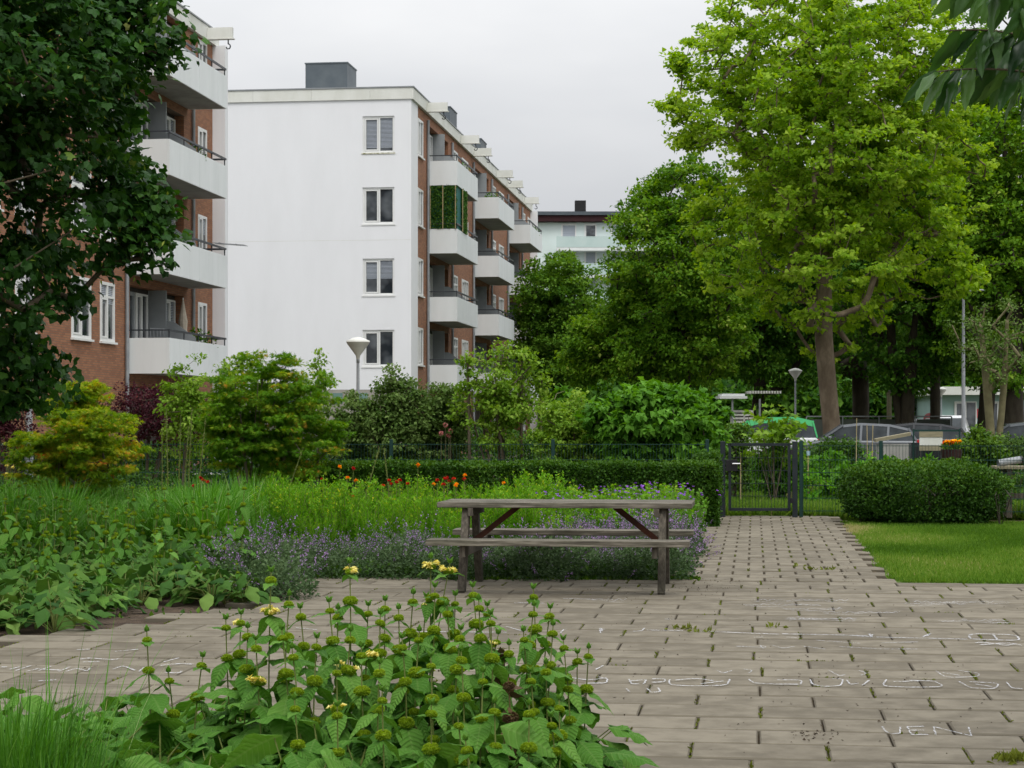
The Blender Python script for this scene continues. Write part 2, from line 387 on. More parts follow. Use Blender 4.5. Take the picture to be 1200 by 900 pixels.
M_rust = surf('rusty_brace', (.10, .035, .018), (.055, .022, .014), scale=9, rough=.8)
M_palewood = surf('pale_wood', (.30, .26, .17), (.22, .20, .13), scale=5, rough=.9, stretch=(.3, 5, 5))

# leaf colours, per-leaf value picks along each ramp
LM_plane = leafmat('plane_leaf', [(0, (.078, .178, .012)), (.45, (.20, .35, .022)), (1, (.43, .57, .08))], trans=.45)
LM_lime = leafmat('lime_leaf', [(0, (.028, .09, .008)), (.5, (.088, .20, .014)), (.85, (.19, .33, .025)), (1, (.34, .43, .08))], trans=.35)
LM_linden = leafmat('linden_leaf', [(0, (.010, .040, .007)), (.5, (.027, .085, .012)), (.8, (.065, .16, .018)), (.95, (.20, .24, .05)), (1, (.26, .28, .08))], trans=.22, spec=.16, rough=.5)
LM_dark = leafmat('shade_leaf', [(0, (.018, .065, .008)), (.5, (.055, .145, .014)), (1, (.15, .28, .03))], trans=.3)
LM_hedge = leafmat('hedge_leaf', [(0, (.02, .06, .006)), (.5, (.045, .115, .010)), (1, (.12, .22, .02))], trans=.25, spec=.16, rough=.5)
LM_pear = leafmat('pear_leaf', [(0, (.065, .145, .012)), (.5, (.15, .28, .025)), (1, (.30, .42, .07))], trans=.35)
LM_apple = leafmat('apple_leaf', [(0, (.03, .07, .014)), (.5, (.075, .14, .026)), (1, (.17, .25, .07))], trans=.28)
LM_big = leafmat('broad_leaf', [(0, (.03, .10, .012)), (.5, (.075, .20, .018)), (1, (.15, .33, .04))], trans=.35)
LM_maple = leafmat('maple_leaf', [(0, (.06, .15, .01)), (.45, (.19, .32, .018)), (.72, (.38, .42, .03)), (.86, (.58, .36, .04)), (1, (.62, .18, .04))], trans=.35)
LM_maple2 = leafmat('green_maple_leaf', [(0, (.04, .125, .010)), (.6, (.12, .26, .016)), (.86, (.28, .36, .03)), (1, (.50, .27, .04))], trans=.35)
LM_purple = leafmat('purple_leaf', [(0, (.030, .010, .016)), (.6, (.07, .018, .025)), (1, (.14, .04, .035))], trans=.25)
LM_phl = leafmat('phlomis_leaf', [(0, (.030, .095, .014)), (.5, (.075, .195, .026)), (1, (.16, .32, .055))], trans=.25, veins=True, rough=.6)
LM_phlstem = leafmat('phlomis_stem', [(0, (.12, .16, .04)), (1, (.20, .22, .07))], trans=.05)
LM_whorl = leafmat('phlomis_whorl', [(0, (.14, .23, .018)), (.5, (.27, .39, .03)), (1, (.44, .54, .08))], trans=.35)
LM_yellow = leafmat('yellow_petal', [(0, (.72, .62, .10)), (1, (.85, .80, .36))], trans=.3)
LM_dead = leafmat('dead_stalk', [(0, (.07, .045, .025)), (1, (.20, .13, .06))], trans=.05)
LM_grass = leafmat('tussock_blade', [(0, (.045, .15, .014)), (.6, (.10, .28, .03)), (.9, (.22, .41, .09)), (1, (.42, .50, .24))], trans=.35)
LM_lawn = leafmat('lawn_blade', [(0, (.06, .14, .014)), (.5, (.13, .245, .03)), (.82, (.21, .29, .055)), (1, (.38, .35, .15))], trans=.35)
LM_gold = leafmat('goldenrod_leaf', [(0, (.045, .15, .012)), (.5, (.10, .28, .018)), (.85, (.19, .40, .03)), (1, (.34, .46, .04))], trans=.35)
LM_cat = leafmat('catmint_leaf', [(0, (.035, .07, .025)), (.6, (.075, .125, .05)), (1, (.14, .20, .09))], trans=.25)
LM_catfl = leafmat('catmint_flower', [(0, (.16, .12, .17)), (.5, (.34, .21, .40)), (1, (.50, .34, .58))], trans=.3)
LM_geran = leafmat('geranium_flower', [(0, (.25, .06, .50)), (1, (.45, .16, .72))], trans=.3)
LM_red = leafmat('red_petal', [(0, (.32, .008, .008)), (.5, (.50, .02, .01)), (1, (.78, .10, .02))], trans=.3)
LM_limeflower = leafmat('lime_bract', [(0, (.16, .24, .03)), (1, (.34, .40, .08))], trans=.3)
LM_pink = leafmat('pink_petal', [(0, (.75, .22, .22)), (1, (.8, .5, .45))], trans=.3)
LM_orange = leafmat('orange_petal', [(0, (.85, .12, .01)), (.5, (.85, .38, .01)), (1, (.88, .55, .02))], trans=.3)
LM_walnut = leafmat('compound_leaflet', [(0, (.012, .04, .010)), (.5, (.03, .085, .016)), (1, (.075, .16, .03))], trans=.3, spec=.3, rough=.36, veins=False)
LM_ivy = leafmat('screen_leaf', [(0, (.02, .06, .01)), (.6, (.05, .13, .02)), (1, (.12, .24, .04))], trans=.2)
LM_moss = leafmat('moss', [(0, (.07, .09, .01)), (1, (.17, .20, .03))], trans=.2)

# ------------------------------------------------------------------ the setting
def sheet(name, poly, z, mat, parent=None, sub=0):
    mb = MB(); n = len(poly); mb.add([(p[0], p[1], z) for p in poly], [tuple(range(n))]); o = mb.build(name, mat, parent)
    return tag(o, kind='structure') if parent is None else o
def grid_ground():
    xs = np.concatenate([[-900, -300, -120, -60], np.linspace(-30, 30, 25), [60, 120, 300, 900]]); ys = np.concatenate([[-200, -60, -20], np.linspace(-5, 60, 40), [90, 130, 200, 400, 1500]])
    X, Y = np.meshgrid(xs, ys); n, m = X.shape
    V = np.stack([X, Y, 0 * X - .10], -1).reshape(-1, 3)
    Fq = np.array([[i * m + j, i * m + j + 1, (i + 1) * m + j + 1, (i + 1) * m + j] for i in range(n - 1) for j in range(m - 1)])
    return tag(MB().add(V, [Fq]).build('ground', M_ground), kind='structure')
grid_ground()
# street-grid frame: lateral / depth -> world
def W(lat, dep, z=0.0): return (lat * CT + dep * ST, -lat * ST + dep * CT, z)
def Winv(x, y): return (x * CT - y * ST, x * ST + y * CT)
def wsheet(name, lat0, lat1, d0, d1, z, mat): return sheet(name, [W(lat0, d0)[:2], W(lat1, d0)[:2], W(lat1, d1)[:2], W(lat0, d1)[:2]], z, mat)
wsheet('planting_bed_soil', -16, 16, -1, 29.6, -.035, M_soil)
wsheet('allotment_soil', -13, 24, 30.2, 52, -.075, surf('allotment_soil', (.09, .085, .03), (.14, .12, .05), scale=1.2, rough=1, bump=.5))
wsheet('street', -80, 80, 54, 66, -.06, M_asph)
wsheet('far_pavement', -80, 80, 66, 70, .03, M_kerb)
wsheet('near_pavement', -80, 80, 51.5, 54, .03, M_kerb)
k = MB(); k.box((-80, 53.85, -.08), (80, 54.0, .045)); k.box((-80, 66.0, -.08), (80, 66.15, .045)); o = k.build('street_kerb', M_kerb); o.rotation_euler = (0, 0, -TH); tag(o, kind='structure')
# paving
rowD = .40
path_l0, path_l1 = Winv(*G(826, 622))[0], Winv(*G(980, 615))[0]       # path edges, lateral
PAVE_BACK = Winv(*G(900, 681))[1]
lawn_l = Winv(*G(985, 650))[0]
def left_edge(d):       # where the planting beds end on the left side, lateral as a function of depth
    return None
def in_paving(lat, dep):
    x, y, _ = W(lat, dep)
    if dep > PAVE_BACK: return False
    px = 600 + x / max(y, .1) * F
    if y > 3 and px < 300:                                  # bed of the big phlomis group
        lim = 15.6 - max(0, (285 - px)) * .0085
        if x < -4.6: lim = 13.2
        if y > lim - .05: return False
    if y < 8.75 and x < .42 - max(0, y - 8.2) * .9 and y > 5.5: return False
    return True
pv = MB(); moss = []
g = np.random.default_rng(3)
def slab(l0, l1, d0, d1, gap=.005, th=.05, dirt=1.3):
    a = g.normal(0, .0012, 4); z0 = g.normal(0, .0016); tint = np.clip(g.normal(.5, .13), 0, 1)
    l0 += gap; l1 -= gap; d0 += gap * 1.4; d1 -= gap * 1.4; b = .008; b2 = .017 if dirt > 1 else .010
    C4 = [(l0, d0), (l1, d0), (l1, d1), (l0, d1)]; I4 = [(l0 + b, d0 + b2), (l1 - b, d0 + b2), (l1 - b, d1 - b2), (l0 + b, d1 - b2)]
    V = [W(p, q, z0 + a[i] - .007) for i, (p, q) in enumerate(C4)] + [W(p, q, z0 + a[i]) for i, (p, q) in enumerate(I4)] + [W(p, q, -th) for p, q in C4]
    pv.add(V, [(4, 5, 6, 7)] + [(i, (i + 1) % 4, 4 + (i + 1) % 4, 4 + i) for i in range(4)] + [(8 + i, 8 + (i + 1) % 4, (i + 1) % 4, i) for i in range(4)], v=[tint - dirt] * 4 + [tint] * 4 + [tint - dirt] * 4)
nrow = 0; dep = PAVE_BACK
while dep > 1.0:
    big = not (nrow in (1, 26)); wd = .62 if big else .31
    off = (nrow % 2) * wd / 2 + g.normal(0, .02)
    lat = -13 + off
    while lat < 12:
        if in_paving(lat + wd / 2, dep - rowD / 2):
            slab(lat, lat + wd, dep - rowD, dep)
            if g.random() < .6: moss.append((lat, dep - rowD, dep))
            elif g.random() < .3: moss.append((lat + g.random() * .5, dep, None))
        lat += wd
    dep -= rowD; nrow += 1
dep = PAVE_BACK; nrow = 0
while dep < 31.5:
    lat = path_l0 - .16 + (nrow % 2) * .155
    while lat < path_l1 - .12:
        slab(lat, lat + .31, dep, dep + rowD, gap=.009, dirt=.7)
        if g.random() < .22: moss.append((lat, dep, dep + rowD))
        lat += .31
    dep += rowD; nrow += 1
paving = tag(pv.build('paving', M_conc), kind='structure')
wj = MB(); a = [W(-13, 1)[:2], W(12, 1)[:2], W(12, PAVE_BACK)[:2], W(-13, PAVE_BACK)[:2]]
wsheet('joint_sand', -3.0, 12, 1, PAVE_BACK, -.022, M_joint)
wsheet('path_joint_sand', path_l0 - .1, path_l1 + .05, PAVE_BACK, 31.5, -.022, M_joint)
# moss and weeds in the joints
mm = MB(); P = []
for (lat, a_, b_) in moss:
    n = int(g.integers(4, 26))
    for _ in range(n):
        if b_ is None: q = (lat + g.normal(0, .05), a_ + g.normal(0, .004))
        else: q = (lat + g.normal(0, .005), a_ + g.random() * (b_ - a_))
        P.append(W(q[0], q[1], -.012))
P = np.array(P); n = len(P)
scatter(mm, T_quad(.3), P, nrm(g.normal(size=(n, 3)) * .6 + np.array([0, 0, 1])), g.normal(size=(n, 3)), .012 + .014 * g.random(n), g.random(n))
# bigger weeds
for (px, py, k_) in ((800, 737, 26), (822, 741, 16), (952, 668, 14), (931, 664, 12), (967, 668, 14), (905, 735, 12), (1190, 890, 60), (1182, 893, 30)):
    x, y = G(px, py); n = k_; q = np.stack([x + g.normal(0, .045, n), y + g.normal(0, .03, n), 0 * g.random(n)], 1)
    scatter(mm, T_quad(.22), q, nrm(g.normal(size=(n, 3)) * .7 + np.array([0, 0, .8])), g.normal(size=(n, 3)), .03 + .03 * g.random(n), .3 + .7 * g.random(n))
tag(mm.build('moss', LM_moss), 'green moss and small weeds growing in the paving joints', 'moss', kind='stuff')
# crumbs of soil and dry plant bits lying on the slabs
dm = MB(); P = []
for (px, py, sx, sy, n) in ((820, 686, 30, 6, 90), (720, 690, 60, 8, 60), (950, 862, 14, 3, 40), (900, 790, 260, 60, 160), (700, 750, 300, 30, 120), (1010, 800, 150, 50, 90), (200, 760, 160, 30, 80), (995, 655, 8, 22, 80)):
    for _ in range(n):
        a = px + g.normal() * sx; b = py + g.normal() * sy
        if b < 676 and abs(a - 905) > 90: continue
        if b > 612: P.append((*G(a, b), .003))
P = np.array(P); n = len(P)
scatter(dm, T_simple(.45, .3), P, g.normal(size=(n, 3)) * np.array([1, 1, .15]), np.array([[0, 0, 1.]] * n) + g.normal(size=(n, 3)) * .3, .006 + .012 * g.random(n) ** 3 + .004, g.random(n))
tag(dm.build('plant_debris', surf('debris', (.03, .022, .015), (.08, .055, .035), scale=30, rough=1)), 'dry crumbs of leaf and soil lying on the grey slabs', 'debris', kind='stuff')

# chalk drawings on the slabs
def chalk_mat():
    m, nt, out = nmat('chalk'); b = N(nt, 'ShaderNodeBsdfDiffuse'); b.inputs[0].default_value = (.60, .60, .62, 1)
    tr = N(nt, 'ShaderNodeBsdfTransparent'); tc = N(nt, 'ShaderNodeTexCoord'); n = N(nt, 'ShaderNodeTexNoise', i_Scale=60.0, i_Detail=5.0); L(nt, tc.outputs['Object'], n.inputs[0])
    r = ramp(nt, [(.36, (0.08, .08, .08)), (.60, (.80, .80, .80))]); L(nt, n.outputs[0], r.inputs[0]); mx = N(nt, 'ShaderNodeMixShader'); L(nt, r.outputs[0], mx.inputs[0])
    L(nt, tr.outputs[0], mx.inputs[1]); L(nt, b.outputs[0], mx.inputs[2]); L(nt, mx.outputs[0], out.inputs[0]); return m
M_chalk = chalk_mat()
def chalk(strokes, w=.018):
    """strokes: polylines given in photo pixels, laid on the slabs"""
    mb = MB()
    for st in strokes:
        pts = []
        for a, b in zip(st[:-1], st[1:]):
            for f in np.linspace(0, 1, 7)[:-1]: pts.append((a[0] + (b[0] - a[0]) * f, a[1] + (b[1] - a[1]) * f))
        pts.append(st[-1]); pa = np.array(pts, float)
        if len(pa) > 12:
            kk = np.array([1, 2, 3, 2, 1]) / 9.0; pp = np.pad(pa, ((2, 2), (0, 0)), 'edge'); pa = np.stack([np.convolve(pp[:, q], kk, 'valid') for q in (0, 1)], 1)
        Q = np.array([G(*p) for p in pa]); Q += g.normal(0, .0015, Q.shape)
        t = np.gradient(Q, axis=0); t /= np.linalg.norm(t, axis=1)[:, None] + 1e-9; nn = np.stack([-t[:, 1] * .6, t[:, 0] * 1.5], 1) * (w / 2 * (.7 + .6 * g.random(len(Q))))[:, None]
        V = np.concatenate([np.column_stack([Q + nn, np.full(len(Q), .0065)]), np.column_stack([Q - nn, np.full(len(Q), .0065)])]); k_ = len(Q)
        mb.add(V, [np.array([[i, i + 1, k_ + i + 1, k_ + i] for i in range(k_ - 1)])])
    mb.build('chalk_drawing', M_chalk, paving)
def rect(x0, y0, x1, y1, sk=3): return [(x0 + sk, y0), (x1 - sk, y0 + 1), (x1, y1), (x0, y1 - .6), (x0 + sk, y0)]
def ell(cx, cy, rx, ry, a0=0, a1=360, n=12): return [(cx + rx * math.cos(R(a0 + (a1 - a0) * i / n)), cy + ry * math.sin(R(a0 + (a1 - a0) * i / n))) for i in range(n + 1)]
C2 = lambda x, y: (700 + x / 2.4, 720 + y / 2.4)
def cv(*pts): return [C2(*p) for p in pts]
chalk([cv((800, 318), (812, 334), (832, 339), (852, 337), (852, 318)), cv((872, 318), (884, 341)), cv((874, 319), (918, 318)), cv((879, 329), (920, 329)), cv((884, 341), (930, 341)),
       cv((952, 342), (946, 319)), cv((946, 319), (1052, 345)), cv((1052, 345), (1044, 320))], .013)   # U E N
chalk([cv((425, 184), (440, 196), (500, 199), (570, 199)), cv((500, 187), (575, 187), (572, 200)), cv((598, 184), (605, 200), (640, 206), (685, 203), (692, 184), (660, 184)), cv((700, 186), (712, 200), (735, 196)), cv((765, 188), (745, 202)),
       cv((815, 184), (800, 204), (880, 208), (975, 206), (950, 190), (870, 188)), cv((830, 192), (905, 190)), cv((1015, 190), (1050, 210), (1120, 212), (1130, 196), (1040, 192)), cv((1060, 198), (1110, 206)), cv((1150, 192), (1165, 210), (1200, 212))], .014)
chalk([cv((88, 184), (95, 198), (120, 198)), cv((90, 190), (140, 186), (128, 200)), cv((150, 184), (192, 184), (190, 192), (150, 194)), cv((205, 184), (200, 200), (262, 204), (365, 202), (372, 184)), cv((215, 188), (280, 182), (330, 190)), cv((290, 198), (355, 190)),
       cv((0, 178), (30, 184), (25, 196), (-40, 196)), cv((82, 212), (90, 220)), cv((140, 210), (150, 222), (178, 220), (170, 208))], .016)
chalk([cv((1045, 62), (1060, 56), (1180, 60), (1190, 76), (1050, 72), (1045, 62)), cv((1060, 82), (1090, 80), (1150, 90), (1180, 84)), cv((1070, 88), (1160, 82), (1196, 90)), cv((1115, 60), (1125, 74)), cv((915, 66), (940, 54), (925, 64)), cv((775, 58), (770, 68), (765, 56))], .022)
chalk([cv((5, 44), (12, 40), (14, 50)), cv((100, 50), (128, 48), (132, 40)), cv((140, 46), (240, 48)), cv((270, 48), (510, 58)), cv((520, 57), (760, 62)), cv((690, 60), (780, 66)), cv((785, 66), (1040, 72))], .017)
chalk([cv((335, 160), (355, 168), (380, 160)), cv((410, 156), (436, 160), (425, 168)), cv((650, 158), (680, 176), (700, 172)), cv((735, 160), (760, 168), (740, 174)), cv((950, 160), (980, 180), (1070, 178), (1075, 168), (1010, 160)), cv((970, 166), (1020, 174))], .011)
chalk([cv((385, 92), (480, 96), (455, 88), (470, 100)), cv((490, 88), (520, 98), (560, 92)), cv((580, 92), (640, 100)), cv((610, 74), (680, 80), (745, 84)), cv((670, 92), (800, 100), (910, 100)), cv((800, 82), (900, 80)), cv((440, 66), (468, 66)), cv((530, 66), (570, 68))], .010)
chalk([cv((525, 12), (640, 14), (735, 14)), cv((560, 8), (600, 16)), cv((1100, 18), (1130, 16), (1155, 22)), cv((1110, 26), (1160, 26)), cv((190, 15), (215, 16))], .012)
for (x0, x1, y) in ((870, 965, 709), (915, 990, 714), (880, 1000, 704), (960, 1060, 718), (1070, 1190, 706), (1100, 1180, 728), (1060, 1140, 708), (920, 1010, 726), (690, 736, 703)):
    q = [(x, y + math.sin(x * .7) * 1.1 + g.normal(0, .5)) for x in np.arange(x0, x1, 5.)]; chalk([q, [(a + 3, b + 1.5) for a, b in q[::2]]], .009)
C5 = lambda *pts: [(x / 3.333, 700 + y / 3.333) for x, y in pts]
chalk([C5((40, 285), (75, 275)), C5((60, 290), (120, 270)), C5((105, 292), (160, 280)), C5((150, 290), (200, 272)), C5((165, 284), (235, 288)), C5((230, 293), (275, 275)), C5((255, 294), (300, 280), (340, 292), (355, 278)),
       C5((310, 245), (350, 240), (440, 248), (470, 242)), C5((325, 256), (390, 254)), C5((300, 208), (350, 206)), C5((450, 215), (540, 206)), C5((440, 285), (480, 270), (530, 290)), C5((540, 295), (570, 272), (600, 290)), C5((620, 270), (700, 262), (760, 265)),
       C5((640, 296), (700, 300), (712, 290)), C5((5, 275), (25, 276)), C5((150, 330), (220, 326)), C5((640, 255), (700, 240))], .018)
C6 = lambda *pts: [(340 + x / 3.158, 640 + y / 3.158) for x, y in pts]
chalk([C6((380, 318), (800, 322)), C6((1000, 325), (1010, 312), (1025, 310)), C6((1150, 325), (1145, 312), (1165, 310)), C6((800, 300), (870, 320)), C6((20, 305), (100, 312)), C6((1010, 196), (1130, 200)), C6((830, 212), (940, 214)), C6((1130, 460), (1160, 445)), C6((1010, 485), (1100, 500), (1180, 490))], .016)
# ------------------------------------------------------------------ buildings
def wall_holes(mb, plane, c, u0, u1, z0, z1, holes, reveal=.12, sgn=1, v=None):
    """a wall sheet at coordinate c with rectangular openings and their reveals; plane 'x' runs along y, plane 'y' along x"""
    us = sorted({u0, u1} | {h[0] for h in holes} | {h[1] for h in holes}); zs = sorted({z0, z1} | {h[2] for h in holes} | {h[3] for h in holes})
    def P(u, z, n=0.0): return (c + n, u, z) if plane == 'x' else (u, c - n, z)
    V = []; Fc = []
    def quad(a, b, c_, d):
        k = len(V); V.extend([a, b, c_, d]); Fc.append((k, k + 1, k + 2, k + 3))
    for a, b in zip(us[:-1], us[1:]):
        for p, q in zip(zs[:-1], zs[1:]):
            mu, mz = (a + b) / 2, (p + q) / 2
            if any(h[0] < mu < h[1] and h[2] < mz < h[3] for h in holes): continue
            quad(P(a, p), P(b, p), P(b, q), P(a, q))
    for h in holes:
        r = -(h[4] if len(h) > 4 else reveal)
        a, b, p, q = h[:4]
        quad(P(a, p), P(a, p, r), P(a, q, r), P(a, q)); quad(P(b, p), P(b, q), P(b, q, r), P(b, p, r))
        quad(P(a, q), P(a, q, r), P(b, q, r), P(b, q)); quad(P(a, p), P(b, p), P(b, p, r), P(a, p, r))
    mb.add(V, Fc, v)
def window(parent, plane, c, u0, u1, z0, z1, split=(.5,), transom=0, sill=True, blind=0.0, door=False, frame=M_pvc, fw=.055, pane_mat=None, depth=.08, sillmat=None):
    """window = white frame > pane, sill (, blind)"""
    f = MB(); p = MB()
    def bx(mb, a, b, p_, q, n0, n1):
        if plane == 'x': mb.box((c + n0, a, p_), (c + n1, b, q))
        else: mb.box((a, c - n1, p_), (b, c - n0, q))
    w = u1 - u0
    bx(f, u0, u1, z0, z0 + fw, -depth, 0); bx(f, u0, u1, z1 - fw, z1, -depth, 0); bx(f, u0, u0 + fw, z0 + fw, z1 - fw, -depth, 0); bx(f, u1 - fw, u1, z0 + fw, z1 - fw, -depth, 0)
    cuts = [u0 + fw] + [u0 + w * s for s in split] + [u1 - fw]
    for s in split: bx(f, u0 + w * s - .035, u0 + w * s + .035, z0 + fw, z1 - fw, -depth, .004)
    if transom: bx(f, u0 + fw, u1 - fw, z1 - transom - .03, z1 - transom + .03, -depth + .01, -.004)
    # opening sash round the first light
    a, b = cuts[0] + .01, cuts[1] - .045
    top = z1 - fw - .01 if not transom else z1 - transom - .04
    bx(f, a, b, z0 + fw + .005, z0 + fw + .055, -.05, .012); bx(f, a, b, top - .05, top, -.05, .012); bx(f, a, a + .045, z0 + fw + .055, top - .05, -.05, .012); bx(f, b - .045, b, z0 + fw + .055, top - .05, -.05, .012)
    o = f.build('window' if not door else 'balcony_door', frame, parent)
    bx(p, u0 + fw * .5, u1 - fw * .5, z0 + fw * .5, z1 - fw * .5, -depth * .75, -depth * .75 + .012); p.build('pane', pane_mat or M_glass, o)
    if blind:
        bl = MB(); n = int((z1 - z0 - 2 * fw) * blind / .05)
        for i in range(n):
            zz = z1 - fw - .03 - i * .05
            bx(bl, cuts[0] + .06, cuts[-1] - .02, zz - .018, zz + .012, -depth * .70, -depth * .70 + .012)
        bl.build('blind', M_blind, o)
    if sill:
        s = MB(); bx(s, u0 - .04, u1 + .04, z0 - .06, z0 - .003, -.05, .07); s.build('sill', sillmat or M_pvc, o)
    return o
def balcony(parent, y0, y1, z0, depth=1.2, h=1.0, rail=True, part=True, plants=False, n=6):
    """balcony = panelled parapet > slab, railing, partition"""
    b = MB(); t = .05; gap = .006
    b.box((0.02, y0, z0), (depth, y0 + t, z0 + h)); b.box((0.02, y1 - t, z0), (depth, y1, z0 + h))
    w = (y1 - y0 - 0) / n
    for i in range(n): b.box((depth + .003, y0 + i * w + gap, z0), (depth + .003 + t, y0 + (i + 1) * w - gap, z0 + h))
    o = b.build('balcony', M_panel, parent)
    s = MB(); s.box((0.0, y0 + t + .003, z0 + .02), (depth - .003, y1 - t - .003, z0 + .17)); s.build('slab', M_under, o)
    r = MB(); zr = z0 + h + .22
    r.bar((.02, y0 + .02, zr), (depth + .02, y0 + .02, zr), .04, .04); r.bar((depth + .02, y0 + .02, zr), (depth + .02, y1 - .02, zr), .055, .055); r.bar((depth + .02, y1 - .02, zr), (.02, y1 - .02, zr), .055, .055)
    for yy in np.linspace(y0 + .1, y1 - .1, 5): r.bar((depth + .01, yy, z0 + h - .1), (depth + .01, yy, zr - .02), .03, .03)
    r.build('railing', M_rail, o)
    if part:
        p = MB(); yy = y0 + 2.9
        p.prism([(.03, z0 + .18), (depth - .05, z0 + .18), (depth - .05, z0 + h + .12), (.45, z0 + h + .62), (.03, z0 + h + .62)], yy, yy + .04, 'xz'); p.build('partition', M_greyboard, o)
    return o
def facade_bay(B, y0, z, g_):
    """what stands behind one balcony: recessed dark joinery, doors and boards"""
    c = -.30
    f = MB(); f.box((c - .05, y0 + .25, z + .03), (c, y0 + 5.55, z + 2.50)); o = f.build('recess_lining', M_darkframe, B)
    for i, (a, b) in enumerate(((.5, 1.35), (1.5, 2.6), (3.2, 4.1), (4.2, 5.3))):
        window(B, 'x', c + .09, y0 + a, y0 + b, z + (.12 if i % 2 == 0 else .75), z + 2.35, split=(.5,) if b - a > 1 else (.98,), frame=M_pvc if i % 2 else M_greyboard, sill=False, door=(i % 2 == 0), blind=.5 if g_.random() < .25 else 0)
    m = MB(); m.box((-.29, y0 + 2.86, z + .02), (.25, y0 + 2.95, z + 2.50)); m.build('party_wall', M_greyboard, B)
def flats(name, label, length, bays, near_windows, ZP, width, end_windows, tint, seed, roof_boxes, beams, floor_z=2.85):
    g_ = np.random.default_rng(seed)
    B = thing(name, label, 'apartment building')
    FH = 2.79
    # side facade (plane x = 0)
    holes = []; wins = []
    for k in range(4):
        z = floor_z + FH * k
        for (y0,) in bays: holes.append((y0 + .3, y0 + 5.5, z + .05, z + 2.5, .32))
        for (a, b, za, zb, sp, trn) in near_windows: holes.append((a, b, z + za, z + zb)); wins.append((a, b, z + za, z + zb, sp, trn))
    gf = []
    for (y0,) in bays: gf.append((y0 + .3, y0 + 5.5, .05, 2.5, .32))
    for (a, b, za, zb, sp, trn) in near_windows[1::2]: gf.append((a, b, 1.0, 2.4)); wins.append((a, b, 1.0, 2.4, sp, trn))
    wb = MB(); wall_holes(wb, 'x', 0.0, 1.5, length - .35, 0, ZP - .45, holes + gf); wb.build('brick_wall', M_brick, B)
    e = MB()
    eh = [(a, b, za, zb) for (a, b, za, zb) in end_windows]
    wall_holes(e, 'y', 0.0, -width, .03, 2.75, ZP - .45, eh, reveal=.10)
    e.box((-.3, .012, 2.75), (.028, 1.5, ZP - .45)); e.build('rendered_end_wall', M_white, B)
    e = MB(); e.box((-.3, length - .35, 0), (.42, length, ZP - .45)); e.build('rendered_wall_fin', M_white, B)
    e = MB(); e.box((-width, -.003, 8.60), (-.001, .003, 8.612)); e.build('render_joint', M_parapet, B)
    p = MB(); p.box((-width, .006, 0), (0.0, .3, 2.747)); p.build('plinth', M_plinth, B)
    for i in range(9):
        tl = MB(); tl.box((-width + .9 + i * 1.0, -.012, 2.2), (-width + 1.3 + i * 1.0, .003, 2.62)); tl.build('tile_panel', M_tile, B)
    core = MB(); core.box((-width, .35, .0), (-.6, length - .05, ZP - .5)); core.build('inner_wall', M_greyboard, B)
    pr = MB(); step = 2.35
    x = -width
    while x < -.02:
        x2 = min(x + step, .06); pr.box((x + .008, -.06, ZP - .448), (x2, .0, ZP)); x = x2
    y = -.06
    while y < length - .1:
        y2 = min(y + step, length); pr.box((.063, y + .008, ZP - .448), (.12, y2, ZP)); y = y2
    pr.box((-width, .003, ZP - .447), (.06, length - .003, ZP - .06))
    pr.build('parapet', M_parapet, B)
    rf = MB(); rf.box((-width - .02, -.09, ZP + .003), (.15, .10, ZP + .05)); rf.box((-.02, .103, ZP + .003), (.15, length + .02, ZP + .05)); rf.build('roof_edge', M_metal, B)
    for (a, b, za, zb, sp, trn) in wins: window(B, 'x', .012, a, b, za, zb, split=sp, transom=trn, fw=.085, blind=.35 * (g_.random() < .3))
    for i, (a, b, za, zb) in enumerate(end_windows): window(B, 'y', .045, a, b, za, zb, split=(.52,), blind=(0, .55, .0, .9)[i % 4], fw=.075, sillmat=M_sill if i == 3 else None)
    for (y0,) in bays:
        for k in range(4):
            balcony(B, y0, y0 + 5.9, floor_z + FH * k - .03, part=True); facade_bay(B, y0, floor_z + FH * k, g_)
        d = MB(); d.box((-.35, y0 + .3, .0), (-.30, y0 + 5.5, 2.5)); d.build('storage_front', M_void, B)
        d = MB()
        for yy in (y0 - .12, y0 + 6.3): d.tube([(.07, yy, 0), (.07, yy, ZP - .7)], .055, 8)
        d.build('drainpipe', M_pipe, B)
    for y in beams:
        m = MB(); m.box((.125, y, ZP - .42), (.95, y + .16, ZP - .08)); m.box((.125, y - .02, ZP - .46), (1.0, y + .18, ZP - .425)); o = m.build('hoist_beam', M_parapet, B)
        h = MB(); a = np.linspace(math.pi * .5, -math.pi * .9, 10); h.tube([(.8, y + .08, ZP - .46), (.8, y + .08, ZP - .6)] + [(.8 + .07 * math.cos(t) - 0, y + .08, ZP - .68 + .08 * math.sin(t)) for t in a], .022, 6); h.build('hook', M_rail, o)
    for (x0, x1, y0, y1, h) in roof_boxes:
        m = MB(); m.box((x0, y0, ZP - .1), (x1, y1, ZP + h)); m.box((x0 - .03, y0 - .03, ZP + h + .003), (x1 + .03, y1 + .03, ZP + h + .05)); m.build('chimney', M_roofbox, B)
    return B
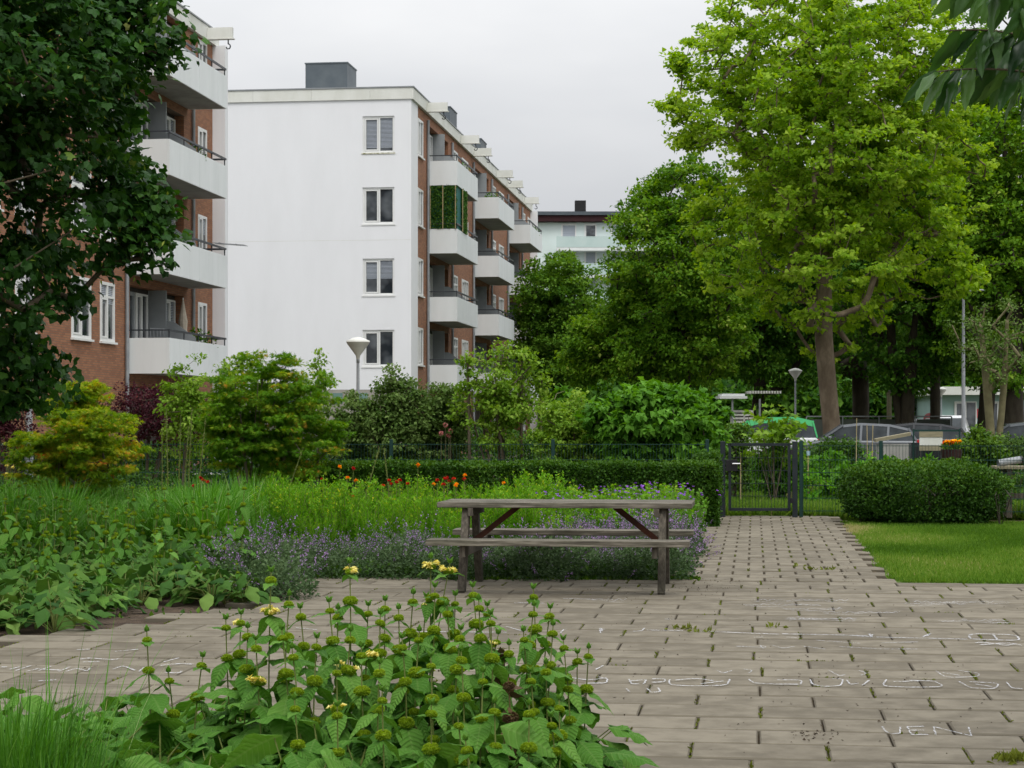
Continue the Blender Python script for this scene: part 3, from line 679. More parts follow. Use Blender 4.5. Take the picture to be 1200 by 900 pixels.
# the white-ended block: its near right corner stands at px 482, depth 75 m
wx, wy = PX(481, 75), 75.0; WL, WD = Winv(wx, wy)
dW = lambda px: on_lat(px, WL) - WD
bays = [(dW(500.5),), (dW(500.5) + 12.9,), (dW(500.5) + 25.8,)]
b0 = bays[0][0]
nw = []
nw.append((dW(489.5), dW(489.5) + 1.25, .92, 2.42, (.5,), 0))
for (y0,) in bays:
    nw.append((y0 + 7.0, y0 + 8.2, .72, 2.42, (.5,), .4))
    nw.append((y0 + 9.4, y0 + 11.4, .92, 2.42, (.36, .68), 0))
ew = [(-1.90, -.64, 3.66 + 2.79 * k, 5.09 + 2.79 * k) for k in range(4)]
LW = dW(622)
wb = flats('apartment_building', 'long apartment block with a white rendered end wall and stacked white balconies', LW, bays, nw, 14.55, 11.0, ew, 0, 11,
           [(-4.95, -3.2, 3.2, 5.0, 1.62), (-1.6, -.5, 13.0, 15.0, 1.35), (-1.6, -.5, 23.0, 25.0, 1.35)], [dW(495) + .4, b0 + 8.3, b0 + 12.4, b0 + 20.5, b0 + 24.8, b0 + 32.5], floor_z=2.85)
wb.location = (wx, wy, 0); wb.rotation_euler = (0, 0, -TH)
# leafy screen closing one balcony, and boards on another
z = 2.85 + 2.79 * 2 - .03
s = MB(); 
n = 5200; gg = np.random.default_rng(5)
y0 = b0
P = np.concatenate([np.column_stack([gg.random(n // 2) * 1.12 + .08, np.full(n // 2, y0 + .02) + gg.normal(0, .02, n // 2), z + 1.02 + gg.random(n // 2) * 1.75]),
                    np.column_stack([np.full(n // 2, 1.24) + gg.normal(0, .02, n // 2), y0 + 1.35 + gg.random(n // 2) * 1.15, z + 1.02 + gg.random(n // 2) * 1.75])])
scatter(s, T_quad(), P, gg.normal(size=(len(P), 3)), gg.normal(size=(len(P), 3)) * .5 + np.array([.6, -.8, .3]), .085, gg.random(len(P)))
sc_ = s.build('leaf_screen', LM_ivy, wb)
s = MB()
for a in (.14, .66, 1.18): s.bar((a, y0 - .03, z + 1.0), (a, y0 - .03, z + 2.78), .03, .03)
for a in (1.25, 2.5): s.bar((1.29, y0 + a, z + 1.0), (1.29, y0 + a, z + 2.78), .03, .03)
s.build('screen_post', M_cane, sc_)
s = MB(); s.box((.06, y0 + .05, z + 1.02), (1.18, y0 + .07, z + 2.78)); s.box((1.17, y0 + .1, z + 1.02), (1.19, y0 + 2.55, z + 2.78)); s.build('screen_cloth', surf('teal_screen_cloth', (.01, .10, .09), (.02, .16, .13), scale=5, rough=.7), sc_)
# the block at the near side: one balcony stack shows past the linden
LL = Winv(PX(148, 54), 54)[0]
dep0 = 30.0
dL = lambda px: on_lat(px, LL) - dep0
yb = dL(148); far = dL(248) + .1
nw = []
for i, y in enumerate((yb - 2.2, yb - 4.4, yb - 8.2, yb - 10.6, yb - 14.5, yb - 17)):
    nw.append((y, y + (1.5 if i % 2 else 1.2), .8, 2.42, (.5,), .4))
nw.append((yb + 7.0, yb + 8.0, .8, 2.42, (.5,), 0))
lb = flats('apartment_building', 'brown brick apartment block with white balconies behind the dark linden', far + .35, [(yb,)], nw, 14.2, 11.0, [], 0, 12, [], [yb + 7.6], floor_z=2.88)
p = W(LL, dep0); lb.location = (p[0], p[1], 0); lb.rotation_euler = (0, 0, -TH)
# things on the near block's balconies
def world_of(B, x, y, z_):
    q = Vector((x, y, z_)); v = Matrix.Rotation(-TH, 4, 'Z') @ q; return (v.x + B.location.x, v.y + B.location.y, z_)
t = thing('folded_parasol', 'closed cream parasol standing on the lowest visible balcony', 'parasol', world_of(lb, .55, yb + 3.6, 3.05))
m = MB(); m.tube([(0, 0, 0), (0, 0, 2.15)], .02, 6); m.build('pole', M_pvc, t)
m = MB(); m.lathe([(.03, .75), (.16, .85), (.12, 1.2), (.14, 1.45), (.08, 1.75), (.02, 2.1)], sides=9); m.build('canopy', surf('cream_canvas', (.55, .48, .38), (.45, .38, .3), scale=8), t)
t = thing('balcony_chair', 'pale metal chair on the lowest visible balcony beside the parasol', 'chair', world_of(lb, .5, yb + 1.7, 3.05), R(40))
m = MB(); m.box((-.24, -.22, .42), (.24, .24, .45)); m.build('seat', M_metal, t)
m = MB(); 
for q in np.linspace(-.22, .22, 5): m.bar((q, .24, .45), (q, .3, 1.15), .02, .02)
m.bar((-.24, .3, 1.15), (.24, .3, 1.15), .03, .03); m.build('backrest', M_metal, t)
for a in (-1, 1):
    for b in (-1, 1): m = MB(); m.bar((a * .22, b * .2, 0), (a * .22, b * .2, .42), .025, .025); m.build('leg', M_metal, t)
def potplant(name, label, cat, loc, r, n, mat, group=None, pot=M_greyboard, lsize=.1, zs=.8, seed=1, h=.3):
    t = thing(name, label, cat, loc, 0, group); g_ = np.random.default_rng(seed)
    m = MB(); m.lathe([(.0, 0), (r * .45, 0), (r * .6, h), (r * .53, h), (r * .5, h - .04), (0, h - .04)], sides=14); m.build('pot', pot, t, smooth=True)
    m = MB(); d = nrm(g_.normal(size=(n, 3))); P = d * (r * g_.random(n) ** .4)[:, None] * np.array([1, 1, zs]) + np.array([0, 0, h + r * zs * .8])
    scatter(m, T_quad(), P, d + g_.normal(size=(n, 3)) * .5, d * .4 + np.array([0, 0, 1]) + g_.normal(size=(n, 3)) * .4, lsize * (.6 + .7 * g_.random(n)), g_.random(n)); m.build('foliage', mat, t)
    m = MB(); m.tube([(0, 0, h - .05), (0, 0, h + r * .6)], .02, 5); m.build('stem', M_bark, t)
    return t
potplant('potted_shrub', 'leafy potted shrub on the lowest visible balcony behind the parasol', 'plant', world_of(lb, .7, yb + 4.6, 3.05), .6, 500, LM_dark, h=.4, seed=2)
potplant('potted_shrub', 'leafy potted shrub on the second balcony of the brick block', 'plant', world_of(lb, .6, yb + 1.9, 5.85), .5, 400, LM_dark, h=.4, seed=3)
potplant('potted_shrub', 'leafy potted shrub on the third balcony of the brick block', 'plant', world_of(lb, .7, yb + 3.6, 8.64), .55, 400, LM_dark, h=.4, seed=4)
for i, (yy, zz, ll) in enumerate(((b0 + 3.2, 11.2, 'green plant on the topmost nearest balcony of the white block'), (b0 + 13.6, 11.2, 'green plant on the topmost middle balcony of the white block'), (b0 + 30.2, 11.2, 'bushy plant on the topmost farthest balcony of the white block'), (b0 + 30.0, 5.65, 'bushy plant on the second farthest balcony of the white block'))):
    potplant('potted_plant', ll, 'plant', world_of(wb, .85, yy, zz), .42, 200, LM_big, h=.75, seed=20 + i)
m = MB(); a0 = Vector((0, 0, 0))
for q in range(4): m.bar((.8, q * .14, 0), (1.75, q * .14 + .2, -.06), .014, .014)
m.bar((1.0, 0, 0), (1.0, .6, 0), .02, .02); m.bar((1.5, 0.1, -.04), (1.5, .65, -.04), .02, .02)
o = tag(m.build('drying_rack', M_metal), 'thin metal drying rack jutting out over the second lowest balcony', 'drying rack'); o.location = world_of(lb, .2, yb + 5.2, 7.0); o.rotation_euler = (0, 0, -TH)

# the pale far block beyond the trees
def far_block(loc, rz, width, depth, floors, label, ZP):
    B = thing('apartment_building', label, 'apartment building', loc, rz)
    teal = surf('pale_teal_panel_%d' % floors, (.66, .75, .73), (.70, .78, .76), scale=.5, rough=.5)
    w = MB(); w.box((0, 0, 0), (width, depth, ZP - 1.0)); w.build('panel_wall', teal, B)
    r = MB(); r.box((-.6, -.7, ZP - .95), (width + .6, depth + .5, ZP - .35)); r.build('eaves', surf('oxblood_fascia_%d' % floors, (.045, .010, .012), (.03, .008, .01), scale=2), B)
    r = MB(); r.box((-.8, -.9, ZP - .347), (width + .8, depth + .6, ZP)); r.build('roof', M_roofbox, B)
    for x in (4.4, 30.0, width * .5, width * .8):
        c = MB(); c.box((x, 1, ZP + .003), (x + 1.1, 2.1, ZP + 1.3)); c.build('chimney', M_black, B)
    fh = (ZP - 1.0) / floors
    for k in range(floors):
        z0 = k * fh
        s = MB(); s.box((2.5, -1.6, z0 - .28), (width - 1, -.003, z0 + .05)); s.build('gallery_slab', M_panel, B) if k else None
        if k:
            s = MB(); s.box((2.5, -1.62, z0 + .053), (width - 1, -1.58, z0 + 1.05)); s.bar((2.5, -1.6, z0 + 1.1), (width - 1, -1.6, z0 + 1.1), .06, .06); s.build('gallery_railing', surf('frosted_glass_%d_%d' % (floors, k), (.50, .62, .60), (.55, .66, .64), scale=1, rough=.2), B)
        x = 3.0; i = 0
        while x < width - 3:
            window(B, 'y', -.09, x, x + (1.2 if i % 2 else 1.5), z0 + .10, z0 + fh - .12, split=(.98,), frame=M_pvc, sill=False, pane_mat=M_blind if (i * 7 + k * 3) % 5 < 3 else M_glass, fw=.12); x += 2.6 if i % 2 else 2.3; i += 1
    return B
far_block((PX(622, 190), 190, 0), 0, 34, 11, 8, 'pale teal gallery flats with a dark red roof edge beyond the trees', 22.2)
# low pale building across the street
def low_block():
    B = thing('low_building', 'low pale teal building with a flat roof between the tree trunks across the street', 'building', (PX(1101, 105), 105, 0), -TH * .3)
    teal = surf('teal_cladding', (.30, .44, .42), (.36, .50, .47), scale=.6, rough=.6)
    w = MB(); w.box((0, 0, 0), (16, 8, 2.95)); w.build('panel_wall', teal, B)
    w = MB(); w.box((-.4, -.6, 2.953), (16.4, 8.4, 3.4)); w.build('roof', M_parapet, B)
    for i, x in enumerate((.8, 2.6, 5.4, 8.3, 11, 13.4)):
        window(B, 'y', -.09, x, x + 1.2, .9 if i != 3 else .05, 2.6, split=(.5,), sill=False)
    d = MB(); d.box((4.0, -.05, .0), (4.9, -.003, 2.3)); d.build('door', M_blind, B)
    r = MB(); r.box((1.9, -.04, 1.7), (3.0, -.0, 2.2)); r.build('red_panel', surf('red_sign_panel', (.5, .05, .06), (.6, .2, .2), scale=3), B)
low_block()
m = thing('low_building', 'pale flat-roofed entrance building glimpsed below the lime trees beyond the pear bushes', 'building', (PX(640, 130), 130, 0), 0)
w = MB(); w.box((0, 0, 0), (7.5, 5, 3.1)); w.build('panel_wall', surf('pale_block_wall', (.42, .52, .54), (.5, .56, .56), scale=.5), m)
w = MB(); w.box((-.3, -.5, 3.103), (7.8, 5.2, 3.35)); w.build('roof', M_parapet, m)
for x in (.8, 3.0, 5.2): window(m, 'y', -.09, x, x + 1.4, .9, 2.5, split=(.5,), sill=False)

# bus shelter across the street
t = thing('shelter', 'pale street shelter with a canopy and slatted cabinet behind the green-roofed car', 'shelter', (PX(846, 84), 84, 0))
s_ = 84 / F
m = MB(); m.box((0, 0, 2.62), (3 * s_ * 9, 1.6, 2.72)); m.box((-.1, -.1, 2.50), (1.1, 1.7, 2.615)); m.build('canopy', M_panel, t)
m = MB()
for i in range(12): m.box((1.2 + i * .12, -.1, 2.725), (1.26 + i * .12, 1.6, 2.84))
m.build('canopy_slat', M_parapet, t)
for x in (.42, 1.62): 
    m = MB(); m.box((x, 0, 0), (x + .08, .08, 2.5)); m.build('post', M_metal, t)
m = MB(); m.box((.45, .3, .8), (1.0, .8, 2.0)); m.box((1.02, .3, .8), (1.42, .8, 2.0)); 
o = m.build('cabinet', M_parapet, t); m = MB()
for i in range(7): m.box((.48, .285, .95 + i * .15), (.97, .297, 1.0 + i * .15)); m.box((1.05, .285, .95 + i * .15), (1.39, .297, 1.0 + i * .15))
m.build('vent_slat', M_darkframe, o)
m = MB(); m.box((1.62, .1, .2), (1.64, 1.5, 2.3)); m.build('side_panel', M_glass, t)
# ------------------------------------------------------------------ street furniture, fence, gate, table, cars
def cone_lamp(label, px, D, ztop, k=1.0):
    t = thing('street_lamp', label, 'street lamp', (PX(px, D), D, 0)); t.scale = (k, k, k); ztop = ztop / k
    m = MB(); m.lathe([(.075, 0), (.075, 1.0), (.05, 1.05), (.042, ztop - .62)], sides=12); m.tube([(0, 0, ztop - .7), (0, 0, ztop - .5)], .05, 10); m.build('pole', M_metal, t, smooth=True)
    m = MB(); m.lathe([(.045, ztop - .62), (.06, ztop - .50), (.31, ztop - .16), (.33, ztop - .12)], sides=24); m.build('lamp_shade', surf('opal_shade_%d' % px, (.50, .49, .43), (.42, .41, .36), scale=3, rough=.5), t, smooth=True)
    m = MB(); m.lathe([(.335, ztop - .118), (.33, ztop - .08), (.15, ztop), (.0, ztop + .03)], sides=24); m.build('lamp_cap', M_parapet, t, smooth=True)
cone_lamp('grey street lamp with a cone shade before the white end wall', 419.5, 54, 3.85)
cone_lamp('smaller cone street lamp beside the thick plane tree trunk', 932, 66, 3.32, .70)
cone_lamp('pale little lamp between two dark trunks near the parked white van', 1103, 96, 3.2, .8)
t = thing('lamp_post', 'tall grey lamp post rising through the trees near the grey estate car', 'lamp post', (PX(1129, 67), 67, 0)); t.scale = (.8, .8, .8)
m = MB(); m.lathe([(.13, 0), (.13, 1.4), (.095, 1.5), (.055, 7.4)], sides=12); m.build('pole', M_metal, t, smooth=True)
m = MB(); m.tube([(0, 0, 7.38), (.15, 0, 7.55), (.5, 0, 7.62)], .035, 8); o = m.build('arm', M_metal, t, smooth=True)
m = MB(); m.lathe([(0, 0), (.1, .02), (.08, .08), (0, .1)], sides=12); o = m.build('lamp_head', M_metal, t, smooth=True, loc=(.62, 0, 7.56)); o.scale = (3.2, 1.3, 1)
t = thing('lamp_post', 'thick pale grey pole standing in the tall grass behind the small orange maple', 'pole', (PX(34, 41), 41, 0))
m = MB(); m.lathe([(.095, 0), (.095, 1.2), (.075, 1.3), (.06, 6.5)], sides=12); m.build('pole', M_metal, t, smooth=True)
m = MB(); m.box((-.1, -.1, 6.503), (.1, .45, 6.6)); m.build('lamp_head', M_metal, t)
t = thing('wooden_pole', 'weathered pole beside the dark trunks near the railing across the street', 'pole', (PX(1042, 88), 88, 0))
m = MB(); m.tube([(0, 0, 0), (0, 0, 2.9)], [.13, .11], 8); m.build('post', M_palewood, t); m = MB(); m.box((-.14, -.14, 2.903), (.14, .14, 2.98)); m.build('cap', M_metal, t)

GATE_D = 30.2
gx0, gx1 = PX(847, GATE_D), PX(931.5, GATE_D - .1)
def mesh_fence(label, x0, x1, y0, y1, ztop, posts, post_mat=M_greenwire):
    """welded wire fence = wire mesh panels > ..., posts"""
    Lg = math.hypot(x1 - x0, y1 - y0); a = math.atan2(y1 - y0, x1 - x0)
    t = thing('wire_fence', label, 'fence', (x0, y0, 0), a)
    nseg = len(posts) - 1
    for i in range(nseg):
        m = MB(); u0, u1 = posts[i] * Lg + .03, posts[i + 1] * Lg - .03
        for u in np.arange(u0, u1, .05): m.bar((u, 0, .06), (u, 0, ztop), .0045, .0045)
        for zz in (.1, .3, .5, .7, .9, ztop - .02): 
            m.bar((u0, -.006, zz), (u1, -.006, zz), .0075, .009); m.bar((u0, .006, zz), (u1, .006, zz), .0075, .009)
        m.build('mesh_panel', M_greenwire, t)
    for p in posts:
        m = MB(); m.box((p * Lg - .028, .012, 0), (p * Lg + .028, .075, ztop + .06)); o = m.build('post', post_mat, t, bevel=.003)
    return t
postsL = [1 - k / 6.0 for k in range(7)][::-1]
yL = GATE_D + .1
mesh_fence('long green wire mesh fence running from the gate behind the clipped hedge', gx0 - .12 - 15.2, gx0 - .12, yL - 0, GATE_D, 1.16, [0] + [ (15.2 - 2.55 * k) / 15.2 for k in (5, 4, 3, 2, 1)] + [.992])
mesh_fence('green wire mesh fence between the gate and the rounded bush', gx1 + .07, gx1 + .07 + 7.5, GATE_D - .1, GATE_D - .8, 1.14, [.004, .168, .5, .75, 1.0])
# gate
t = thing('garden_gate', 'dark wire mesh garden gate in its steel frame at the end of the paved path', 'gate', (gx0, GATE_D, 0), math.atan2(-.1, gx1 - gx0))
gw = math.hypot(gx1 - gx0, .1)
for x in (0, gw): 
    m = MB(); m.box((x - .04, -.04, 0), (x + .04, .04, 1.19)); m.build('post', M_gatepaint, t, bevel=.004)
m = MB(); m.bar((.11, 0, .12), (gw - .09, 0, .12), .045, .045); m.bar((.11, 0, 1.14), (gw - .09, 0, 1.14), .045, .045); m.bar((.11, 0, .10), (.11, 0, 1.16), .045, .045); m.bar((gw - .09, 0, .10), (gw - .09, 0, 1.16), .045, .045); fr = m.build('gate_frame', M_gatepaint, t)
m = MB()
for u in np.arange(.16, gw - .12, .05): m.bar((u, 0, .13), (u, 0, 1.12), .006, .006)
for zz in (.33, .53, .73, .93): m.bar((.13, -.007, zz), (gw - .1, -.007, zz), .008, .008); m.bar((.13, .007, zz), (gw - .1, .007, zz), .008, .008)
m.build('wire_mesh', M_gatepaint, fr)
m = MB(); m.box((.045, -.045, .72), (.23, .03, .90)); lk = m.build('lock_case', M_black, fr, bevel=.004)
m = MB(); m.tube([(.15, -.05, .84), (.15, -.09, .84), (.27, -.09, .84)], .01, 8); m.build('handle', surf('bright_metal', (.6, .6, .6), (.7, .7, .7), metal=.8, rough=.3), lk)
m = MB(); m.box((gw - .07, -.05, .22), (gw - .03, .02, .30)); m.box((gw - .07, -.05, .98), (gw - .03, .02, 1.06)); m.build('hinge', M_black, fr)
# picnic table
t = thing('picnic_table', 'weathered grey wooden picnic table with attached benches on the paving', 'picnic table', (.505, 17.35, 0), -R(6.6))
TL = 2.27
m = MB(); 
for i in range(5): m.box((-TL / 2 + .004 * i, -.40 + i * .161, .735), (TL / 2 - .003 * (4 - i), -.40 + i * .161 + .152, .782), v=.2 * i)
m.build('tabletop', M_wood, t, bevel=.004)
for s in (-1, 1):
    y0 = .80 * s
    b = MB(); 
    for q in (-1, 1): b.box((-TL / 2 - .015, y0 + q * .0765 - .072, .43), (TL / 2 - .02, y0 + q * .0765 + .072, .48))
    b.build('bench_seat', M_wood, t, bevel=.004)
for x in (-.885, .865):
    for s in (-1, 1):
        m = MB(); m.bar((x, s * .29, .71), (x, s * .60, -.01), .115, .064, up=(1, 0, 0)); m.build('leg', M_woodv, t, bevel=.003)
    q = -1 if x > 0 else 1
    m = MB(); m.box((x + .026 * q - (.045 if q < 0 else 0), -.90, .33), (x + .026 * q + (.045 if q > 0 else 0), .90, .428)); m.build('seat_beam', M_woodv, t, bevel=.003)
    m = MB(); m.box((x + .026 * q - (.045 if q < 0 else 0), -.40, .66), (x + .026 * q + (.045 if q > 0 else 0), .40, .733)); m.build('top_beam', M_woodv, t, bevel=.003)
    m = MB(); m.bar((x - (1 if x > 0 else -1) * .05, -.03, .43), (x - (1 if x > 0 else -1) * .44, -.03, .735), .05, .035, up=(0, 1, 0)); m.build('brace', M_rust, t)

# cars: body lofted from a side profile
def car(name, label, loc, rz, kind, paint, paint_top=None, group=None):
    t = thing(name, label, 'van' if kind == 'van' else 'car', loc, rz, group)
    if kind == 'hatch': Lc, Hc, belt, Wd = 4.25, 1.46, .93, 1.76; roofp = [(-1.02, .96), (-.28, 1.40), (.3, 1.46), (1.2, 1.42), (1.78, 1.30), (2.02, .95)]; hood = [(-2.12, .55), (-2.05, .74), (-1.75, .83), (-1.02, .96)]
    elif kind == 'estate': Lc, Hc, belt, Wd = 4.6, 1.50, .95, 1.80; roofp = [(-1.15, .97), (-.40, 1.42), (.2, 1.49), (1.5, 1.48), (2.02, 1.40), (2.22, .98)]; hood = [(-2.3, .55), (-2.22, .74), (-1.9, .85), (-1.15, .97)]
    elif kind == 'van': Lc, Hc, belt, Wd = 4.9, 1.95, 1.05, 1.9; roofp = [(-1.75, 1.1), (-1.05, 1.80), (-.6, 1.93), (1.9, 1.95), (2.3, 1.9), (2.42, 1.08)]; hood = [(-2.45, .6), (-2.4, .85), (-2.15, 1.0), (-1.75, 1.1)]
    else: Lc, Hc, belt, Wd = 4.4, 1.66, 1.0, 1.82; roofp = [(-1.35, 1.02), (-.55, 1.52), (.0, 1.62), (1.3, 1.64), (1.95, 1.52), (2.12, 1.02)]; hood = [(-2.2, .6), (-2.15, .82), (-1.85, .92), (-1.35, 1.02)]
    x1 = roofp[-1][0] + .06
    low = hood + [(roofp[-1][0], roofp[-1][1]), (x1, .85), (x1 - .02, .40)]
    # lower body with wheel arches
    wf, wr, wr_ = -Lc * .315, Lc * .29, .33
    arch = lambda c: [(c + wr_ * 1.14 * math.cos(a), .32 + wr_ * 1.14 * math.sin(a)) for a in np.linspace(0, math.pi, 9)]
    poly = low + [(x1 - .1, .22)] + [(wr + .385, .22)] + arch(wr) + [(wr - .385, .22), (wf + .385, .22)] + arch(wf) + [(wf - .385, .22), (hood[0][0] + .05, .25)]
    m = MB(); m.prism(poly[::-1], -Wd / 2, Wd / 2); m.build('body', paint, t, smooth=False, bevel=.05)
    # roof and pillars: shell tapering inward
    cab = roofp
    def inset(z): return Wd / 2 - .03 - max(0, z - belt) * .30
    V = []; 
    for s in (-1, 1): V += [(x, s * inset(z), z) for x, z in cab]
    n = len(cab); top = MB()
    Fc = [(i, i + 1, n + i + 1, n + i) for i in range(1, n - 2)]
    th = .07 if paint_top is None else .17
    V2 = V + [(x, (1 if y > 0 else -1) * inset(z - th) * .999, z - th) for x, y, z in V]
    Fc2 = Fc + [tuple(2 * n + k for k in f[::-1]) for f in Fc] + [(1, 2 * n + 1, 2 * n + 2, 2), (2, 2 * n + 2, 2 * n + 3, 3), (3, 2 * n + 3, 2 * n + 4, 4)] + [(n + 1, n + 2, 3 * n + 2, 3 * n + 1), (n + 2, n + 3, 3 * n + 3, 3 * n + 2), (n + 3, n + 4, 3 * n + 4, 3 * n + 3)] + [(1, n + 1, 3 * n + 1, 2 * n + 1), (n - 2, 2 * n + n - 2, 3 * n + n - 2, 2 * n - 2)]
    top.add(V2, Fc2)
    for s in (-1, 1):
        for (a, b) in ((0, 1), (n - 1, n - 2)):
            p, q = V[a if s < 0 else n + a], V[b if s < 0 else n + b]; top.bar(p, q, .06, .06, up=(0, 1, 0))
        for fx in (.3, 1.15):
            if fx < cab[-2][0]:
                zt = np.interp(fx, [c[0] for c in cab], [c[1] for c in cab]); top.bar((fx - .04, s * inset(belt), belt), (fx, s * inset(zt - .02), zt - .02), .07, .05, up=(0, 1, 0))
    top.build('roof', paint_top or paint, t, smooth=False)
    gl = MB()
    for s in (-1, 1):
        k = 0 if s < 0 else n
        ids = [(V[k + i][0], V[k + i][1] * .985, V[k + i][2] - .01) for i in range(n)]
        gl.add(ids, [tuple(range(n)) if s < 0 else tuple(range(n))[::-1]])
    gl.add([(V[0][0], V[0][1] * .97, V[0][2]), (V[n][0], V[n][1] * .97, V[n][2]), (V[n + 1][0], V[n + 1][1] * .97, V[n + 1][2] - .01), (V[1][0], V[1][1] * .97, V[1][2] - .01)], [(0, 1, 2, 3)])
    gl.add([(V[n - 1][0], V[n - 1][1] * .97, V[n - 1][2]), (V[2 * n - 1][0], V[2 * n - 1][1] * .97, V[2 * n - 1][2]), (V[2 * n - 2][0], V[2 * n - 2][1] * .97, V[2 * n - 2][2] - .01), (V[n - 2][0], V[n - 2][1] * .97, V[n - 2][2] - .01)], [(0, 1, 2, 3)])
    gl.build('window', M_carglass, t)
    for c in (wf, wr):
        for s in (-1, 1):
            w = MB(); w.lathe([(.19, -.1), (.31, -.1), (.33, -.06), (.33, .06), (.31, .1), (.19, .1)], sides=24); ty = w.build('wheel', M_black, t, smooth=True, loc=(c, s * (Wd / 2 - .1), .33)); ty.rotation_euler = (R(90), 0, 0)
            w = MB(); w.lathe([(0, .05), (.05, .07), (.19, .04), (.2, .09), (.2, -.09), (.19, -.04), (.05, -.07), (0, -.05)], sides=20); w.build('rim', M_metal, ty, smooth=True)
    for s in (-1, 1):
        w = MB(); w.box((hood[0][0] - .01, s * (Wd / 2 - .3) - .17, .60), (hood[0][0] + .2, s * (Wd / 2 - .3) + .17, .76)); w.build('headlight', M_blind, t, bevel=.03)
        w = MB(); w.box((x1 - .1, s * (Wd / 2 - .16) - .1, .78), (x1 + .015, s * (Wd / 2 - .16) + .1, .98)); w.build('taillight', M_tail, t, bevel=.02)
        w = MB(); w.box((cab[0][0] + .25, s * (Wd / 2 + .08) - .08, belt + .02), (cab[0][0] + .37, s * (Wd / 2 + .08) + .08, belt + .15)); w.build('mirror', paint, t, bevel=.03)
    return t
M_carglass = surf('car_glass', (.015, .02, .022), (.05, .06, .065), scale=.8, rough=.08, spec=.3, lo=.42, hi=.6)
M_tail = surf('tail_lamp', (.45, .01, .01), (.5, .02, .02), rough=.3)
P_silver = surf('silver_paint', (.13, .14, .15), (.15, .16, .17), rough=.3, metal=.4, spec=.5)
P_grey = surf('grey_paint', (.075, .085, .09), (.09, .10, .105), rough=.3, metal=.5, spec=.6)
P_dark = surf('dark_paint', (.02, .022, .026), (.028, .03, .034), rough=.25, spec=.6)
P_white = surf('white_paint', (.66, .67, .68), (.70, .70, .70), rough=.3, spec=.5)
P_green = surf('bright_green_roof', (.03, .36, .10), (.04, .40, .12), rough=.4, spec=.5)
car('parked_car', 'silver hatchback parked in front of the thick plane tree', (PX(997, 56) , 56, 0), -TH, 'hatch', P_silver).scale = (.9, 1, 1)
car('parked_car', 'grey estate car parked behind the bare sapling', (PX(1196, 55), 55, 0), -TH, 'estate', P_grey)
car('parked_car', 'white car with a bright green roof half hidden by the climbing vines', (PX(893, 57.5), 57.5, 0), -TH, 'suv', P_white, P_green).scale = (.76, .9, 1)
car('parked_van', 'small white van seen between the dark trunks', (PX(1113, 96), 96, 0), R(75), 'van', P_white).scale = (1, 1, .93)
car('parked_car', 'pale silver car parked behind the forked dark trunk', (PX(1073, 97), 97, 0), R(78), 'suv', P_silver)
car('parked_car', 'black car seen low between the compost box and the trailer', (PX(1058, 63), 63, 0), -TH, 'hatch', P_dark)
# trailer with a pale board
t = thing('cargo_trailer', 'low dark trailer carrying a white and yellow ribbed board', 'trailer', (PX(1094, 47), 47, 0), -TH); t.scale = (.58, .8, 1)
m = MB(); m.box((-.95, -.6, .55), (1.0, .6, .62)); m.box((-.95, -.62, .62), (1.0, -.58, .98)); m.box((-.95, .58, .62), (1.0, .62, .98)); m.box((-.99, -.62, .62), (-.952, .62, .98)); m.box((1.002, -.62, .62), (1.04, .62, .98)); m.build('bed', P_dark, t)
for x in (-.9, .98):
    m = MB(); m.box((x - .03, -.68, .5), (x + .03, -.623, 1.32)); m.build('stake', M_greenwire, t)
m = MB(); m.bar((-.9, -.65, 1.28), (.98, -.65, 1.28), .04, .04); m.build('rail', M_greenwire, t)
for s in (-1, 1):
    w = MB(); w.lathe([(.16, -.08), (.28, -.08), (.3, -.04), (.3, .04), (.28, .08), (.16, .08)], sides=20); ty = w.build('wheel', M_black, t, smooth=True, loc=(-.15, s * .72, .3)); ty.rotation_euler = (R(90), 0, 0)
    w = MB(); w.lathe([(0, .03), (.16, .02), (.17, .07), (.17, -.07), (.16, -.02), (0, -.03)], sides=16); w.build('rim', M_metal, ty, smooth=True)
m = MB(); m.bar((-.95, 0, .58), (-1.9, 0, .5), .06, .06); m.build('drawbar', M_metal, t)
t2 = thing('ribbed_board', 'white ribbed board with yellow-green edges lying against the dark trailer', 'board', (PX(1091, 46.2), 46.2, 0), -TH); t2.scale = (.36, 1, 1)
m = MB()
for i in range(16): m.box((-.75 + i * .094, -.02, .93 + 0), (-.75 + i * .094 + .085, .02, 1.12))
m.build('rib', M_parapet, t2); m = MB(); m.box((-.77, -.03, 1.123), (.77, .03, 1.26)); m.box((-.77, -.03, .80), (.77, .03, .927)); m.build('edge', M_palewood, t2)
m = MB(); m.box((-.7, -.02, 0), (-.64, .02, .797)); m.box((.64, -.02, 0), (.7, .02, .797)); m.build('leg', M_darkframe, t2)
# compost box
t = thing('compost_box', 'white slatted compost box with a sloping wooden lid among the vegetables', 'compost box', (PX(1047, 41), 41, 0), -TH); t.scale = (.52, .7, 1)
m = MB()
for i in range(12): m.box((-.60 + i * .10, -.02, .05), (-.60 + i * .10 + .092, .02, 1.02)); m.box((-.60 + i * .10, .78, .05), (-.60 + i * .10 + .092, .82, 1.02))
for i in range(8):
    m.box((-.64, .02 + i * .095, .05), (-.603, .02 + i * .095 + .088, 1.02)); m.box((.603, .02 + i * .095, .05), (.64, .02 + i * .095 + .088, 1.02))
m.build('side_slat', M_under, t)
m = MB(); m.prism([(-.72, 1.06), (.70, 1.20), (.70, 1.27), (-.72, 1.13)], -.1, .9); m.build('lid', M_palewood, t)
